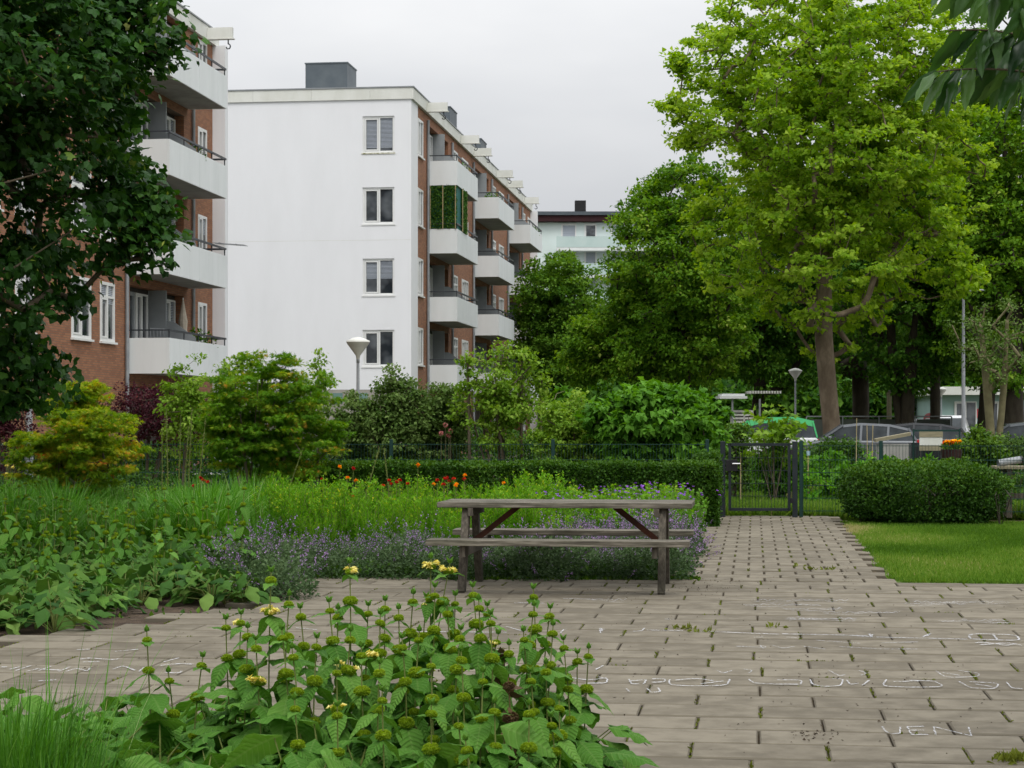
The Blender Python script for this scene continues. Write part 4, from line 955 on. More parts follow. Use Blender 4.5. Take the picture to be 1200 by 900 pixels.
# hanging flower tub with marigolds
D = 31.2
t = thing('flower_tub', 'dark brown ribbed tub of orange and yellow marigolds on a post behind the fence', 'flower pot', (PX(1115, D), D, .70))
m = MB(); m.lathe([(0, 0), (.105, 0), (.17, .32), (.175, .35), (.15, .35), (.14, .30), (0, .30)], sides=18)
for i in range(18):
    a = i * 2 * math.pi / 18; m.bar((.108 * math.cos(a), .108 * math.sin(a), .01), (.172 * math.cos(a), .172 * math.sin(a), .33), .02, .012)
m.build('pot', surf('brown_tub', (.035, .015, .014), (.05, .022, .018), rough=.6), t)
g_ = np.random.default_rng(4); m = MB(); n = 260; d = nrm(g_.normal(size=(n, 3))); P = d * .15 * (g_.random(n) ** .5)[:, None] * np.array([1.1, 1.1, .45]) + np.array([0, 0, .38]); scatter(m, T_simple(.25), P, d + [0, 0, .4], g_.normal(size=(n, 3)) + [0, 0, 1], .06, g_.random(n)); m.build('foliage', LM_hedge, t)
for i in range(11):
    a = g_.random() * 6.28; r = .15 * math.sqrt(g_.random()); m = MB(); n = 26; dd = nrm(g_.normal(size=(n, 3)) * [1, 1, .5] + [0, 0, .35]); scatter(m, T_quad(.5), dd * .008, dd, dd * .2 + [0, 0, 1], .042, np.full(n, .1 if g_.random() < .45 else .9) + g_.normal(size=n) * .08)
    m.build('marigold_flower', LM_orange, t, loc=(r * math.cos(a) * 1.1, r * math.sin(a), .44 + .04 * g_.random()))
t3 = thing('wooden_post', 'short wooden post carrying the brown flower tub', 'post', (PX(1115, D), D, 0)); m = MB(); m.box((-.05, -.05, 0), (.05, .05, .665)); m.build('post', M_woodv, t3); m = MB(); m.box((-.13, -.13, .668), (.13, .13, .698)); m.build('top_board', M_wood, t3)
# wooden garden table with a grey pipe on it
D = 30.2
t = thing('garden_table', 'rough wooden potting table behind the fence beside the rounded bush', 'table', (PX(1204, D), D, 0), -TH)
m = MB()
for i in range(3): m.box((-.52, -.32 + i * .22, .76), (.52, -.32 + i * .22 + .21, .80))
m.build('tabletop', M_palewood, t)
for x in (-.35, .42):
    for y in (-.25, .25): m = MB(); m.box((x, y - .04, 0), (x + .08, y + .04, .757)); m.build('leg', M_woodv, t)
m = MB(); m.box((-.27, -.26, .3), (.42, -.22, .38)); m.build('stretcher', M_woodv, t)
t = thing('plastic_pipe', 'short grey-white pipe lying on the potting table', 'pipe', (PX(1184, D - .1), D - .1, .865), R(8))
m = MB(); a = np.linspace(0, 2 * math.pi, 17)
xs = [-.20, .16]; 
m.tube([(-.2, 0, -.02), (.16, 0, .035)], .058, 14, cap=False); m.tube([(-.2, 0, -.02), (.16, 0, .035)], .050, 14, cap=False); m.build('pipe', M_metal, t, smooth=True)
m = MB(); m.tube([(.162, 0, .035), (.19, 0, .04)], .062, 14); m.build('cap', M_black, t)
# small white label on a stake, bean canes, railings
t = thing('plant_label', 'small pale blue plant label on a stake behind the gate fence', 'plant label', (PX(947, 34), 34, 0)); m = MB(); m.box((-.008, -.005, 0), (.008, .005, 1.0)); m.build('stake', M_cane, t); m = MB(); m.box((-.035, -.012, .90), (.035, -.006, .98)); m.build('card', surf('pale_blue_card', (.35, .5, .62), (.4, .55, .65)), t)
canes = [(905, 35, 575, 520, 3), (910, 35.2, 575, 500, 8), (916, 35, 575, 518, -5), (922, 35.3, 572, 510, 4), (926, 35, 572, 520, 9), (1003, 40, 560, 490, 1), (1017, 39, 560, 498, -1), (1021, 38, 562, 498, 2), (868, 34, 560, 530, 0), (956, 33, 500, 465, 14)]
for i, (px, D, yb_, yt, lean) in enumerate(canes[:-1]):
    m = MB(); zt = PZ(yt, D); m.tube([(0, 0, 0), (lean * D / F, .0, zt)], [.012, .008], 5); o = tag(m.build('bamboo_cane', M_cane), 'thin bamboo cane standing among the climbing beans and vegetables behind the fence', 'cane', 'bamboo canes in the allotment'); o.location = (PX(px, D), D, 0)
t = thing('railing', 'low grey railing across the street behind the parked cars', 'railing', (PX(945, 82), 82, 0), 0)
m = MB(); m.bar((0, 0, 1.72), (6.2, 0, 1.72), .05, .05); m.build('top_rail', M_metal, t)
for i in range(5): m = MB(); m.bar((i * 1.55, 0, 0), (i * 1.55, 0, 1.7), .05, .05); m.build('post', M_metal, t)
for i in range(4): m = MB(); m.box((i * 1.55 + .05, -.01, .5), (i * 1.55 + 1.5, .01, 1.6)); m.build('panel', surf('dull_mesh_panel_%d' % i, (.07, .085, .07), (.09, .10, .085), scale=2), t)
m = thing('traffic_sign', 'round red and white sign between the trunks beside the pale silver car', 'traffic sign', (PX(1089, 90), 90, 0))
w = MB(); w.tube([(0, 0, 0), (0, 0, 1.6)], .03, 8); w.build('pole', M_metal, m)
w = MB(); w.tube([(0, -.05, 1.62), (0, -.03, 1.62)], .28, 24); w.build('disc', surf('faded_red', (.5, .10, .12), (.6, .25, .25), scale=4), m); w = MB(); w.box((-.19, -.062, 1.58), (.19, -.052, 1.67)); w.build('bar_mark', M_pvc, m)
# ------------------------------------------------------------------ trees
TQ, TS, TL_ = T_quad(), T_simple(), T_lobed(5)
TL3 = T_lobed(3, inner=.5, spread=R(95), droop=.2)
TM = T_lobed(7, inner=.22, spread=R(125), droop=.35)
def tree_px(name, label, px, D, x0, x1, ytop, ybot, **kw):
    """crown given by the photo extents at depth D; ry follows rx"""
    s = D / F; cx = ((x0 + x1) / 2 - px) * s; rx = (x1 - x0) / 2 * s; zt = PZ(ytop, D); zb = PZ(ybot, D)
    return make_tree(name, label, 'tree', (PX(px, D), D, -.08), (cx, 0, (zt + zb) / 2, rx, kw.pop('ry', rx), (zt - zb) / 2), **kw)
tree_px('plane_tree', 'tall lime green plane tree with a thick straight trunk behind the silver hatchback', 979, 62, 788, 1156, -110, 398, bark=M_plane_bark, leaf=LM_plane, trunk_r=.30, trunk_top=3.6,
        ncl=1900, per=50, lsize=.145, crad=.40, T=TL3, seed=4, gap=-.13, shell=.55, bend=.7, extra=[(-5.2, 0, 11.9, .5, 9), (-4.6, 0, 10.9, .6, 12), (-4.9, 0, 13.2, .5, 9), (-4.2, 0, 8.3, .6, 12), (3.9, -.5, 6.0, .8, 22)], droop=.35, nscale=.6, flat=.42, vnoise=.45)
tree_px('lime_tree', 'dense olive green lime tree standing between the far pale flats and the plane tree', 797, 76, 712, 890, 180, 462, bark=M_darkbark, leaf=LM_lime, trunk_r=.3, trunk_top=3.0,
        ncl=700, per=85, lsize=.17, crad=.55, T=TS, seed=8, gap=-.9, extra=[(-3.0, 0, 4.7, 1.3, 80), (-1.9, -.4, 6.6, 1.3, 50), (-4.0, .3, 3.9, .9, 36), (-1.5, -1.2, 4.4, 1.4, 60)], shell=.36, nscale=.5, flat=.5, vnoise=.45, ry=4.2)
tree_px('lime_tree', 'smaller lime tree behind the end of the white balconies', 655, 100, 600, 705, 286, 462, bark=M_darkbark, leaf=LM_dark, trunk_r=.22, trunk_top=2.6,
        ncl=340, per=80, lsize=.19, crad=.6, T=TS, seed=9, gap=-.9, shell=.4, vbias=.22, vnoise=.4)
back = [(880, 86, 820, 985, 215, 455, 'dark shade tree filling the gap between the olive lime tree and the plane tree', .30),
        (1007, 92, 935, 1085, 120, 462, 'dark broad tree directly behind the plane tree trunk', .42),
        (1058, 80, 990, 1130, 200, 455, 'dark tree with a forked trunk behind the marigold tub', .26),
        (1096, 88, 1030, 1180, 70, 462, 'dark tree with a slim straight trunk beside the tall lamp post', .24),
        (1191, 76, 1100, 1262, 95, 455, 'dark tree with a heavy trunk behind the bare sapling', .42),
        (1152, 80, 1062, 1300, -20, 440, 'dark tree rising highest behind the bare sapling and lamp post', .34)]
for i, (px, D, x0, x1, yt, yb_, lab, tr) in enumerate(back):
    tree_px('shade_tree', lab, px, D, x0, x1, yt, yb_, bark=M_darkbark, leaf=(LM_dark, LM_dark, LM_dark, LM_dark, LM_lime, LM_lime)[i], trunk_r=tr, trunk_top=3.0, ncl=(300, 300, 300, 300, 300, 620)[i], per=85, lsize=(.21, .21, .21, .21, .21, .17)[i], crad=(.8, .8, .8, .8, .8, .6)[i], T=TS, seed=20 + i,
            gap=-.4, shell=.4, flat=.45, group='shade trees across the street', stems=2 if i == 2 else 1, vbias=(.0, -.05, 0, .05, .05, .08)[i])
# sprawling sapling in the allotment
tree_px('sapling', 'thin half bare sapling with a greenish trunk before the dark trees', 1163, 40, 1118, 1215, 338, 455, bark=M_greenbark, leaf=LM_apple, trunk_r=.085, trunk_top=1.5, ncl=60, per=42, lsize=.06, crad=.26, T=TQ, seed=31, gap=-.6, shell=.5, vbias=.15, stems=2, ry=.8)
# the linden beside the viewer: trunk stands outside the picture
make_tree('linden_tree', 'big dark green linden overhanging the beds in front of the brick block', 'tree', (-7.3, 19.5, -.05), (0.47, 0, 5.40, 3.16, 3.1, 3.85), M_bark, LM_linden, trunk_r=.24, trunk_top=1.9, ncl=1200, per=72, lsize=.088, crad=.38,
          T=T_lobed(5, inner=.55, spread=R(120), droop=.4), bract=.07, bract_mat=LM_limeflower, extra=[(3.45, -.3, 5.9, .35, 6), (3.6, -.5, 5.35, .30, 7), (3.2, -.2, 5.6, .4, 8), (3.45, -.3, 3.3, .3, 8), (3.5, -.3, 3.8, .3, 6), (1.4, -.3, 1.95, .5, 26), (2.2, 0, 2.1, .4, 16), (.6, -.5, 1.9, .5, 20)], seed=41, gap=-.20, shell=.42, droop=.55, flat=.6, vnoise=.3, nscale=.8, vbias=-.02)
# the tree whose leaflets hang into the picture near the viewer
def hanging_branch():
    t = thing('wingnut_tree', 'tree close to the viewer with long glossy leaflets hanging from its branch', 'tree', (3.6, 5.6, -.05))
    m = MB(); m.tube([(0, 0, 0), (.03, 0, 1.5), (-.05, .02, 3), (0, 0, 5.2)], [.17, .14, .12, .07], 12); m.build('trunk', M_bark, t, smooth=True)
    m = MB(); base = np.array([-.03, 0, 2.75]); g_ = np.random.default_rng(8); loc = np.array([3.6, 5.6, -.05])
    tips = []
    def Wd(px, py, D): return np.array([PX(px, D), D, PZ(py, D)]) - loc
    limb = [base, Wd(1420, -60, 5.5), Wd(1290, -70, 5.2), Wd(1210, -35, 5.0), Wd(1150, -22, 4.95)]
    m.tube(limb, [.05, .03, .018, .009, .004], 6); m.tube([base, (-.3, .3, 3.4), (-.9, .6, 4.2)], [.05, .03, .012], 6)
    lf = MB(); T = T_grid(lambda t: .15 * math.sin(math.pi * min(1, t * .96 + .04) ** .8) ** .8, 9, 3, fold=.35, curl=.18, wav=.25)
    # compound leaves: a rachis with paired leaflets
    ra = [((1235, 52), (1112, 36), 4.95), ((1245, 92), (1098, 84), 5.0), ((1235, 8), (1118, -28), 4.85), ((1250, 66), (1150, 48), 5.1), ((1270, 100), (1160, 72), 5.15), ((1260, 0), (1170, -20), 5.05)]
    for (p, q, D) in ra:
        a = Wd(*p, D); b = Wd(*q, D - .1); mid = (a + b) / 2 + np.array([0, 0, .03]); pts = np.array([(1 - f) ** 2 * a + 2 * f * (1 - f) * mid + f * f * b for f in np.linspace(0, 1, 12)])
        m.tube([limb[2] + (g_.normal(size=3) * .02), a], [.006, .005], 5); m.tube(pts, np.linspace(.004, .002, 12), 5)
        d = nrm((b - a)[None])[0]
        for i in range(1, 12):
            for s in (-1, 1):
                if g_.random() < .22: continue
                ax = np.array([d[0] * .5 + g_.normal() * .3, s * .4 + g_.normal() * .25, -.85 + g_.normal() * .2]); n_ = np.array([d[0] * .3 + s * .3 + g_.normal() * .6, -.8 + g_.normal() * .3, .6 + g_.normal() * .4])
                scatter(lf, T, [pts[i]], [ax], [n_], .10 + .05 * g_.random(), np.clip(g_.normal(.55, .28), 0, 1))
    # the rest of its crown stays above and beside the picture
    n = 420; C = np.array([.5, .6, 4.4]) + nrm(g_.normal(size=(n, 3))) * np.array([1.9, 1.9, 1.2]) * (g_.random(n) ** .4)[:, None]
    wl = C + loc; keep = ~(((600 + wl[:, 0] / np.maximum(wl[:, 1], .3) * F) < 1330) & ((HZ - (wl[:, 2] - EYE) / np.maximum(wl[:, 1], .3) * F) > -160)); C = C[keep]
    for c in C: scatter(lf, T, c + g_.normal(0, .09, (8, 3)), g_.normal(0, .5, (8, 3)) + [0, 0, -.9], g_.normal(0, .5, (8, 3)) + [0, 0, .8], .15 + .06 * g_.random(8), np.clip(g_.normal(.42, .2), 0, 1))
    for c in C[::4]: m.tube([(0, 0, 3.6 + g_.random()), c], [.02, .004], 4)
    m.build('limb', M_bark, t, smooth=True); lf.build('leaflets', LM_walnut, t, smooth=True)
hanging_branch()

# ------------------------------------------------------------------ shrubs behind the fence
def shrub_px(name, label, px, D, x0, x1, ytop, ybot, group=None, cat='shrub', **kw):
    s = D / F; cx = ((x0 + x1) / 2 - px) * s; rx = (x1 - x0) / 2 * s; zt = PZ(ytop, D); zb = PZ(ybot, D)
    d = dict(bark=M_bark, trunk_r=.03, trunk_top=.25, T=TQ, stems=3, gap=-.6, shell=.5, minr=.003)
    d.update(kw)
    return make_tree(name, label, cat, (PX(px, D), D, -.07), (cx, 0, (zt + zb) / 2, rx, d.pop('ry', rx * .8), (zt - zb) / 2), group=group, **d)
# two maples stand in front of the fence
shrub_px('maple_shrub', 'larger green maple shrub with bronze tips beyond the grass tussocks', 303, 27.5, 238, 402, 410, 572, leaf=LM_maple2, ncl=330, per=70, lsize=.07, crad=.19, T=TM, seed=51, flat=.28, nscale=1.6, gap=-.5, droop=.25, stems=4, vnoise=.45, trunk_top=.5, shell=.4)
shrub_px('maple_shrub', 'smaller orange-tinged maple shrub beside the thick pale grey pole', 88, 25, 14, 168, 470, 572, leaf=LM_maple, ncl=240, per=62, lsize=.065, crad=.17, T=TM, seed=52, flat=.28, nscale=1.8, gap=-.4, droop=.25, stems=4, vnoise=.42, trunk_top=.45)
shrub_px('maple_shrub', 'upright crown of a maple shrub standing above the orange-tinged one', 92, 26, 62, 128, 434, 505, leaf=LM_maple, ncl=60, per=60, lsize=.07, crad=.16, T=TM, seed=53, flat=.35, droop=.25, stems=2, vnoise=.35, trunk_top=.8)
# smoke bushes
shrub_px('smoke_bush', 'dark purple smoke bush below the lowest balcony of the brick block', 172, 36, 120, 262, 440, 520, leaf=LM_purple, ncl=120, per=55, lsize=.06, crad=.26, seed=54, gap=-.3)
shrub_px('smoke_bush', 'dark purple shrub by the ground floor windows at the picture edge', 5, 34, -45, 45, 430, 560, leaf=LM_purple, ncl=90, per=55, lsize=.06, crad=.24, seed=55, gap=-.3)
# pears and apples on the fence
PE = dict(leaf=LM_pear, lsize=.075, crad=.17, T=TS, vnoise=.4, droop=.6, vbias=.05)
shrub_px('pear_tree', 'slender upright pear tree before the right end of the brick block', 215, 33, 188, 252, 412, 540, ncl=95, per=36, seed=61, cat='tree', stems=1, ry=.5, **PE)
shrub_px('pear_tree', 'pear tree with tall thin tips rising behind the larger green maple', 282, 34, 250, 312, 408, 500, ncl=60, per=34, seed=62, cat='tree', stems=2, ry=.5, **PE)
shrub_px('pear_tree', 'pear shoot poking up behind the bronze tips of the larger maple', 372, 34, 358, 388, 412, 500, ncl=26, per=30, seed=63, cat='tree', stems=1, ry=.3, **PE)
shrub_px('pear_tree', 'widest light green pear tree in front of the white balconies', 588, 33, 532, 646, 398, 545, ncl=150, per=38, seed=64, cat='tree', stems=5, ry=.7, shell=.7, gap=-.15, nscale=1.6, **PE)
shrub_px('pear_tree', 'low spreading pear bush between the tall pear and the broad leaved shrub', 672, 32.5, 628, 712, 458, 548, ncl=150, per=44, seed=65, stems=3, ry=.6, **PE)
for i, (px, yt, w) in enumerate(((549, 402, 8), (590, 386, 8), (612, 400, 7), (634, 425, 8))):
    shrub_px('pear_shoot', 'single tall leafy pear shoot standing above the widest pear tree', px, 33 + .1 * i, px - w, px + w, yt, 470, ncl=16, per=22, seed=70 + i, stems=1, ry=.1, group='pear shoots', cat='shoot', **PE)
AP = dict(leaf=LM_apple, lsize=.07, crad=.19, T=TS, vnoise=.5, droop=.4, vbias=.08)
shrub_px('apple_tree', 'dull green apple bush beneath the cone lamp before the white end wall', 410, 33.5, 380, 448, 452, 548, ncl=150, per=46, seed=81, **AP)
shrub_px('apple_tree', 'dull green apple tree with a long wispy top beside the white block corner', 458, 33, 425, 505, 430, 548, ncl=200, per=48, seed=82, stems=4, **AP)
shrub_px('apple_tree', 'dull green apple bush around the pink blossoms by the brick corner', 512, 33.5, 484, 550, 440, 548, ncl=170, per=48, seed=83, **AP)
shrub_px('apple_shoot', 'thin apple shoot reaching up beside the lowest end wall window', 459, 33, 448, 470, 418, 470, ncl=14, per=16, seed=84, cat='shoot', stems=1, ry=.1, **AP)
for i, (px, py) in enumerate(((522, 498), (528, 505), (517, 508), (526, 510))):
    m = MB(); n = 60; g_ = np.random.default_rng(i + 9); d = nrm(g_.normal(size=(n, 3))); scatter(m, T_quad(.5), d * .022, d, g_.normal(size=(n, 3)), .028, g_.random(n)); D = 32.3
    o = tag(m.build('pink_blossom', LM_pink), 'pink and white blossom cluster in the apple bush by the brick corner', 'flower', 'pink blossoms'); D = 33.1; o.location = (PX(px, D), D, PZ(py, D))
    m = MB(); m.tube([(0, 0, -PZ(py, D)), (0, 0, 0)], .006, 4); m.build('stem', M_greenbark, o)
# broad leaved shrub
TB = T_simple(.33, .10, .25)
shrub_px('broad_leaved_shrub', 'large fresh green broad leaved shrub behind the clipped hedge beside the gate', 768, 32, 690, 850, 442, 560, leaf=LM_big, ncl=420, per=30, lsize=.145, crad=.17, T=TB, seed=91, stems=7, droop=.5, shell=.5, trunk_top=.1, up=1.1, ry=.9, vnoise=.45, vbias=.08)
shrub_px('fig_bush', 'fig-like bush with a white flower between the pears and the broad leaved shrub', 662, 34, 638, 690, 452, 520, leaf=LM_big, ncl=36, per=22, lsize=.16, crad=.17, T=TB, seed=92, stems=3)
m = MB(); g_ = np.random.default_rng(3); n = 22; d = nrm(g_.normal(size=(n, 3)) * [1, 1, .4] + [0, 0, -.6]); scatter(m, T_quad(.3), d * .01, d, g_.normal(size=(n, 3)), .11, .5); o = tag(m.build('white_flower', M_pvc), 'single hanging white flower beside the low pear bush', 'flower'); o.location = (PX(646, 33.3), 33.3, PZ(478, 33.3))
m = MB(); m.tube([(0, 0, 0), (.1, .3, .25), (.25, .5, .3)], .006, 4); m.build('stem', M_greenbark, o)
# vines and vegetables behind the gate
shrub_px('grape_vine', 'light green climbing vine above the gate with long shoots', 905, 34, 872, 945, 472, 545, leaf=LM_pear, ncl=42, per=12, lsize=.12, crad=.2, T=TL_, seed=93, stems=6, trunk_r=.012, droop=.4, trunk_top=.6)
shrub_px('bean_plant', 'climbing beans on canes directly behind the gate', 912, 34.6, 885, 938, 508, 585, leaf=LM_big, ncl=100, per=26, lsize=.10, crad=.16, T=TB, seed=94, stems=6, trunk_top=.1, trunk_r=.012)
shrub_px('currant_bush', 'mid green currant bush behind the left gate post', 862, 36, 838, 890, 492, 570, leaf=LM_hedge, ncl=90, per=40, lsize=.07, crad=.2, T=TS, seed=95, vbias=.2)
shrub_px('currant_bush', 'dark clipped currant bush below the silver hatchback', 985, 46, 950, 1012, 512, 545, leaf=LM_hedge, ncl=90, per=60, lsize=.07, crad=.25, T=TS, seed=96)
shrub_px('bramble_bush', 'tangled brownish bramble behind the potting table', 1165, 38, 1128, 1240, 505, 548, leaf=LM_apple, ncl=130, per=40, lsize=.07, crad=.22, T=TS, seed=97, vbias=-.1)
shrub_px('bramble_bush', 'leafy green shrub between the marigold tub and the grey estate car', 1140, 36, 1118, 1172, 500, 552, leaf=LM_hedge, ncl=70, per=40, lsize=.08, crad=.2, T=TS, seed=98, vbias=.2)
shrub_px('young_ash', 'small pinnate seedling before the marigold tub', 1098, 29.2, 1086, 1110, 534, 570, leaf=LM_pear, ncl=20, per=16, lsize=.07, crad=.1, T=TS, seed=99, stems=1)
for i, (px, D, h, w, lf) in enumerate([(950, 34, .75, .3, LM_gold), (975, 36, .95, .3, LM_big), (992, 35, .85, .3, LM_big), (1012, 35, 1.0, .25, LM_gold), (1040, 35, .9, .35, LM_big), (1066, 35.5, .85, .3, LM_cat), (1078, 37, .9, .4, LM_big), (960, 41, .9, .5, LM_big), (1025, 38, .95, .4, LM_hedge),
                                     (875, 39, .8, .5, LM_big), (895, 42, .9, .6, LM_gold), (940, 44, .8, .6, LM_big), (1085, 33, .8, .3, LM_hedge), (1190, 34.5, .75, .4, LM_hedge), (1150, 33, .7, .3, LM_big)]):
    g_ = np.random.default_rng(200 + i)
    make_tree('vegetable_plant', ['leafy vegetable plant seen through the fence beside the gate', 'leafy vegetable plant among the bean canes behind the fence', 'leafy vegetable plant in the rows behind the fence'][i % 3], 'plant', (PX(px, D), D, -.07), (0, 0, h * .52, w, w, h * .5), M_greenbark, lf,
              trunk_r=.012, trunk_top=.05, ncl=36, per=22, lsize=.13 if lf is LM_big else .07, crad=.13, T=TB, seed=200 + i, stems=3, gap=-.9, group='vegetable plants in the allotment', minr=.003)
# undergrowth beyond the street and among shrubs
def leafmass(name, label, boxes, mat, n, size, seed, T=TS, flat=.5):
    g_ = np.random.default_rng(seed); m = MB()
    for (x0, x1, y0, y1, z0, z1, k) in boxes:
        q = int(n * k); P = np.column_stack([x0 + (x1 - x0) * g_.random(q), y0 + (y1 - y0) * g_.random(q), z0 + (z1 - z0) * g_.random(q) ** .8])
        top = .75 + .5 * fnoise(P[:, :2].tolist() if False else np.column_stack([P[:, 0], P[:, 1], 0 * P[:, 0]]), .45, seed)
        P[:, 2] = z0 + (P[:, 2] - z0) * np.clip(top, .3, 1.2)
        if name == 'ground_cover': P = P[(P[:, 0] * CT - P[:, 1] * ST) < path_l0 - .15]; q = len(P)
        scatter(m, T, P, g_.normal(size=(q, 3)) + [0, -.3, -.2], g_.normal(size=(q, 3)) * .6 + [0, -.3, .8], size * (.6 + .7 * g_.random(q)), g_.random(q) * .7)
    return tag(m.build(name, mat), label, 'undergrowth', kind='stuff')
leafmass('far_thicket', 'dark green thicket closing the view beyond the street', [(-8, 52, 134, 140, 0, 12, 1.0), (2, 52, 112, 116, 0, 4.4, .35)], LM_dark, 90000, .5, 5)
leafmass('fence_foot_growth', 'mixed low greenery filling the ground behind the wire fence', [(-13.5, 3.2, 31.0, 33.0, 0, .62, 1), (-13, 3, 33, 36, 0, .8, .6), (PX(850, 38), PX(1010, 50), 38, 50, -.05, .35, .5), (PX(1010, 36), PX(1230, 48), 34, 48, -.05, .4, .5)], LM_hedge, 15000, .075, 6)
leafmass('verge_hedge', 'low dark hedge along the near side of the street', [(PX(840, 51), PX(1260, 51), 50, 51, -.05, .75, 1), (PX(-60, 46), PX(850, 46), 45, 46.2, -.05, 1.5, 3.2)], LM_hedge, 9000, .10, 7)
leafmass('ground_cover', 'low leafy ground cover beneath the flower beds', [(-9, -.2, 22, 29.3, -.05, .3, 1), (-.2, 3.2, 20, 28, -.05, .3, .5), (-4.6, 2.6, 18.3, 21, -.05, .16, .4)], LM_hedge, 24000, .06, 8)

# ------------------------------------------------------------------ hedges
def hedge(name, label, x0, x1, y0, y1, h, n, seed, rz=0, round_=False, mat=None):
    g_ = np.random.default_rng(seed); cx, cy = (x0 + x1) / 2, (y0 + y1) / 2; hx, hy = (x1 - x0) / 2, (y1 - y0) / 2
    t = thing(name, label, 'hedge', (cx, cy, -.05), rz)
    m = MB()
    if round_:
        d = nrm(g_.normal(size=(n, 3))); e = np.sign(d) * np.abs(d) ** .72; r = 1 - .40 * g_.random(n) ** 1.6 + .16 * fnoise(d * [hx, hy, h], 2.4, seed) + .05 * fnoise(d * [hx, hy, h], 7.0, seed) + (g_.random(n) < .05) * g_.random(n) * .10
        P = e / (np.abs(e) ** 2.5).sum(1)[:, None] ** .4 * np.array([hx, hy, h / 2]) * r[:, None] + [0, 0, h / 2]; nn = d * [1 / hx, 1 / hy, 2 / h]; nn = nrm(nn)
    else:
        A = np.array([2 * hx * h, 2 * hx * 2 * hy, 2 * hy * h * 2]); k = g_.choice(3, n, p=A / A.sum())
        u, v_ = g_.random(n) * 2 - 1, g_.random(n); P = np.zeros((n, 3)); nn = np.zeros((n, 3)); dp = .16 * g_.random(n) ** 1.5
        a = k == 0; P[a] = np.column_stack([u[a] * hx, -hy + dp[a], v_[a] * h]); nn[a] = [0, -1, .15]
        a = k == 1; P[a] = np.column_stack([u[a] * hx, (v_[a] * 2 - 1) * hy, h - dp[a]]); nn[a] = [0, 0, 1]
        a = k == 2; sg = np.where(g_.random(a.sum()) < .5, -1, 1); P[a] = np.column_stack([sg * (hx - dp[a]), u[a] * hy, v_[a] * h]); nn[a] = np.column_stack([sg, 0 * sg, .1 + 0 * sg])
        P += nn * (.05 * fnoise(P, 2.6, seed))[:, None] * 1.3
        P += nn * ((g_.random(n) < .05) * g_.random(n) * .07)[:, None]
    P[:, 2] = np.maximum(P[:, 2], .02)
    ax = nrm(nn * .8 + g_.normal(size=(n, 3)) * .7 + [0, 0, .5]); nm = nrm(nn + g_.normal(size=(n, 3)) * .5 + [0, 0, .7])
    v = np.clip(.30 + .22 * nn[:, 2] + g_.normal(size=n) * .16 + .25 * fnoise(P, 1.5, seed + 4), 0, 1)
    scatter(m, TS, P, ax, nm, .042 * (.7 + .7 * g_.random(n)), v); m.build('foliage', mat or LM_hedge, t)
    b = MB()
    for i in range(int(hx * 2 / .12)):
        x = -hx + .1 + i * .12; y = g_.normal(0, hy * .3)
        if round_ and abs(x) > hx * .8: continue
        for _ in range(5): b.tube([(x, y, 0), (x + g_.normal(0, .06), y * .5 + g_.normal(0, hy * .5), h * .5), (x + g_.normal(0, .12), np.clip(g_.normal(0, hy * .5), -hy * .8, hy * .8), h * (.75 if round_ else .9))], [.009, .006, .003], 4, cap=False)
    b.build('branch', M_darkbark, t); return t
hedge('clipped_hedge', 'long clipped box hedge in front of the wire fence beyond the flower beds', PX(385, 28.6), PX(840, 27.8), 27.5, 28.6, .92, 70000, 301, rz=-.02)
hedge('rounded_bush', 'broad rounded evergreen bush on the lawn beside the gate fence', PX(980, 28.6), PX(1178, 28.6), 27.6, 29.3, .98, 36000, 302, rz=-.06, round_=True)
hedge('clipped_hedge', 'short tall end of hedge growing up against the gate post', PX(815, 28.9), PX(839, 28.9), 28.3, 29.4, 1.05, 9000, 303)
# ------------------------------------------------------------------ herbaceous plants
def grass_tussock(seed, n=260, L_=.75, spread=.16, mat=None, w=.006, lean=.55):
    """one clump of arching blades as a mesh"""
    g_ = np.random.default_rng(seed); k = 6; m = MB()
    a = g_.random(n) * 2 * math.pi; r = spread * np.sqrt(g_.random(n)); base = np.stack([r * np.cos(a), r * np.sin(a), 0 * a], 1)
    a2 = a + g_.normal(0, .5, n); ln = L_ * (.55 + .5 * g_.random(n)); le = lean * (.2 + .9 * g_.random(n))
    t = np.linspace(0, 1, k)
    out = np.stack([np.cos(a2), np.sin(a2), 0 * a2], 1); side = np.stack([-np.sin(a2), np.cos(a2), 0 * a2], 1)
    horiz = (le[:, None] * t[None] ** 1.7) * ln[:, None]; vert = ln[:, None] * (t[None] - .45 * le[:, None] * t[None] ** 2.6)
    C = base[:, None, :] + out[:, None, :] * horiz[..., None] + np.array([0, 0, 1.])[None, None] * vert[..., None]
    wd = w * (1 - t ** 2 * .92)[None, :, None] * side[:, None, :]
    V = np.concatenate([C - wd, C + wd], 1).reshape(-1, 3)
    i = np.arange(n)[:, None] * 2 * k + np.arange(k - 1)[None]; Fq = np.stack([i, i + 1, i + k + 1, i + k], -1).reshape(-1, 4)
    m.add(V, [Fq], np.repeat(np.clip(g_.normal(.5, .22, n), 0, 1), 2 * k)); return m
def place(proto_list, spots, jitter=.15, seed=0, z=-.03):
    """protos are moved to the first spots, then copied"""
    g_ = np.random.default_rng(seed)
    for i, s in enumerate(spots):
        p = proto_list[i % len(proto_list)]; loc = (s[0], s[1], z); sc_ = (s[2] if len(s) > 2 else 1) * (1 + g_.normal() * jitter * .6)
        if i < len(proto_list): p.location = loc; p.rotation_euler = (0, 0, g_.random() * 6.28); p.scale = (sc_,) * 3
        else: copy_tree(p, None, loc, g_.random() * 6.28, sc_)
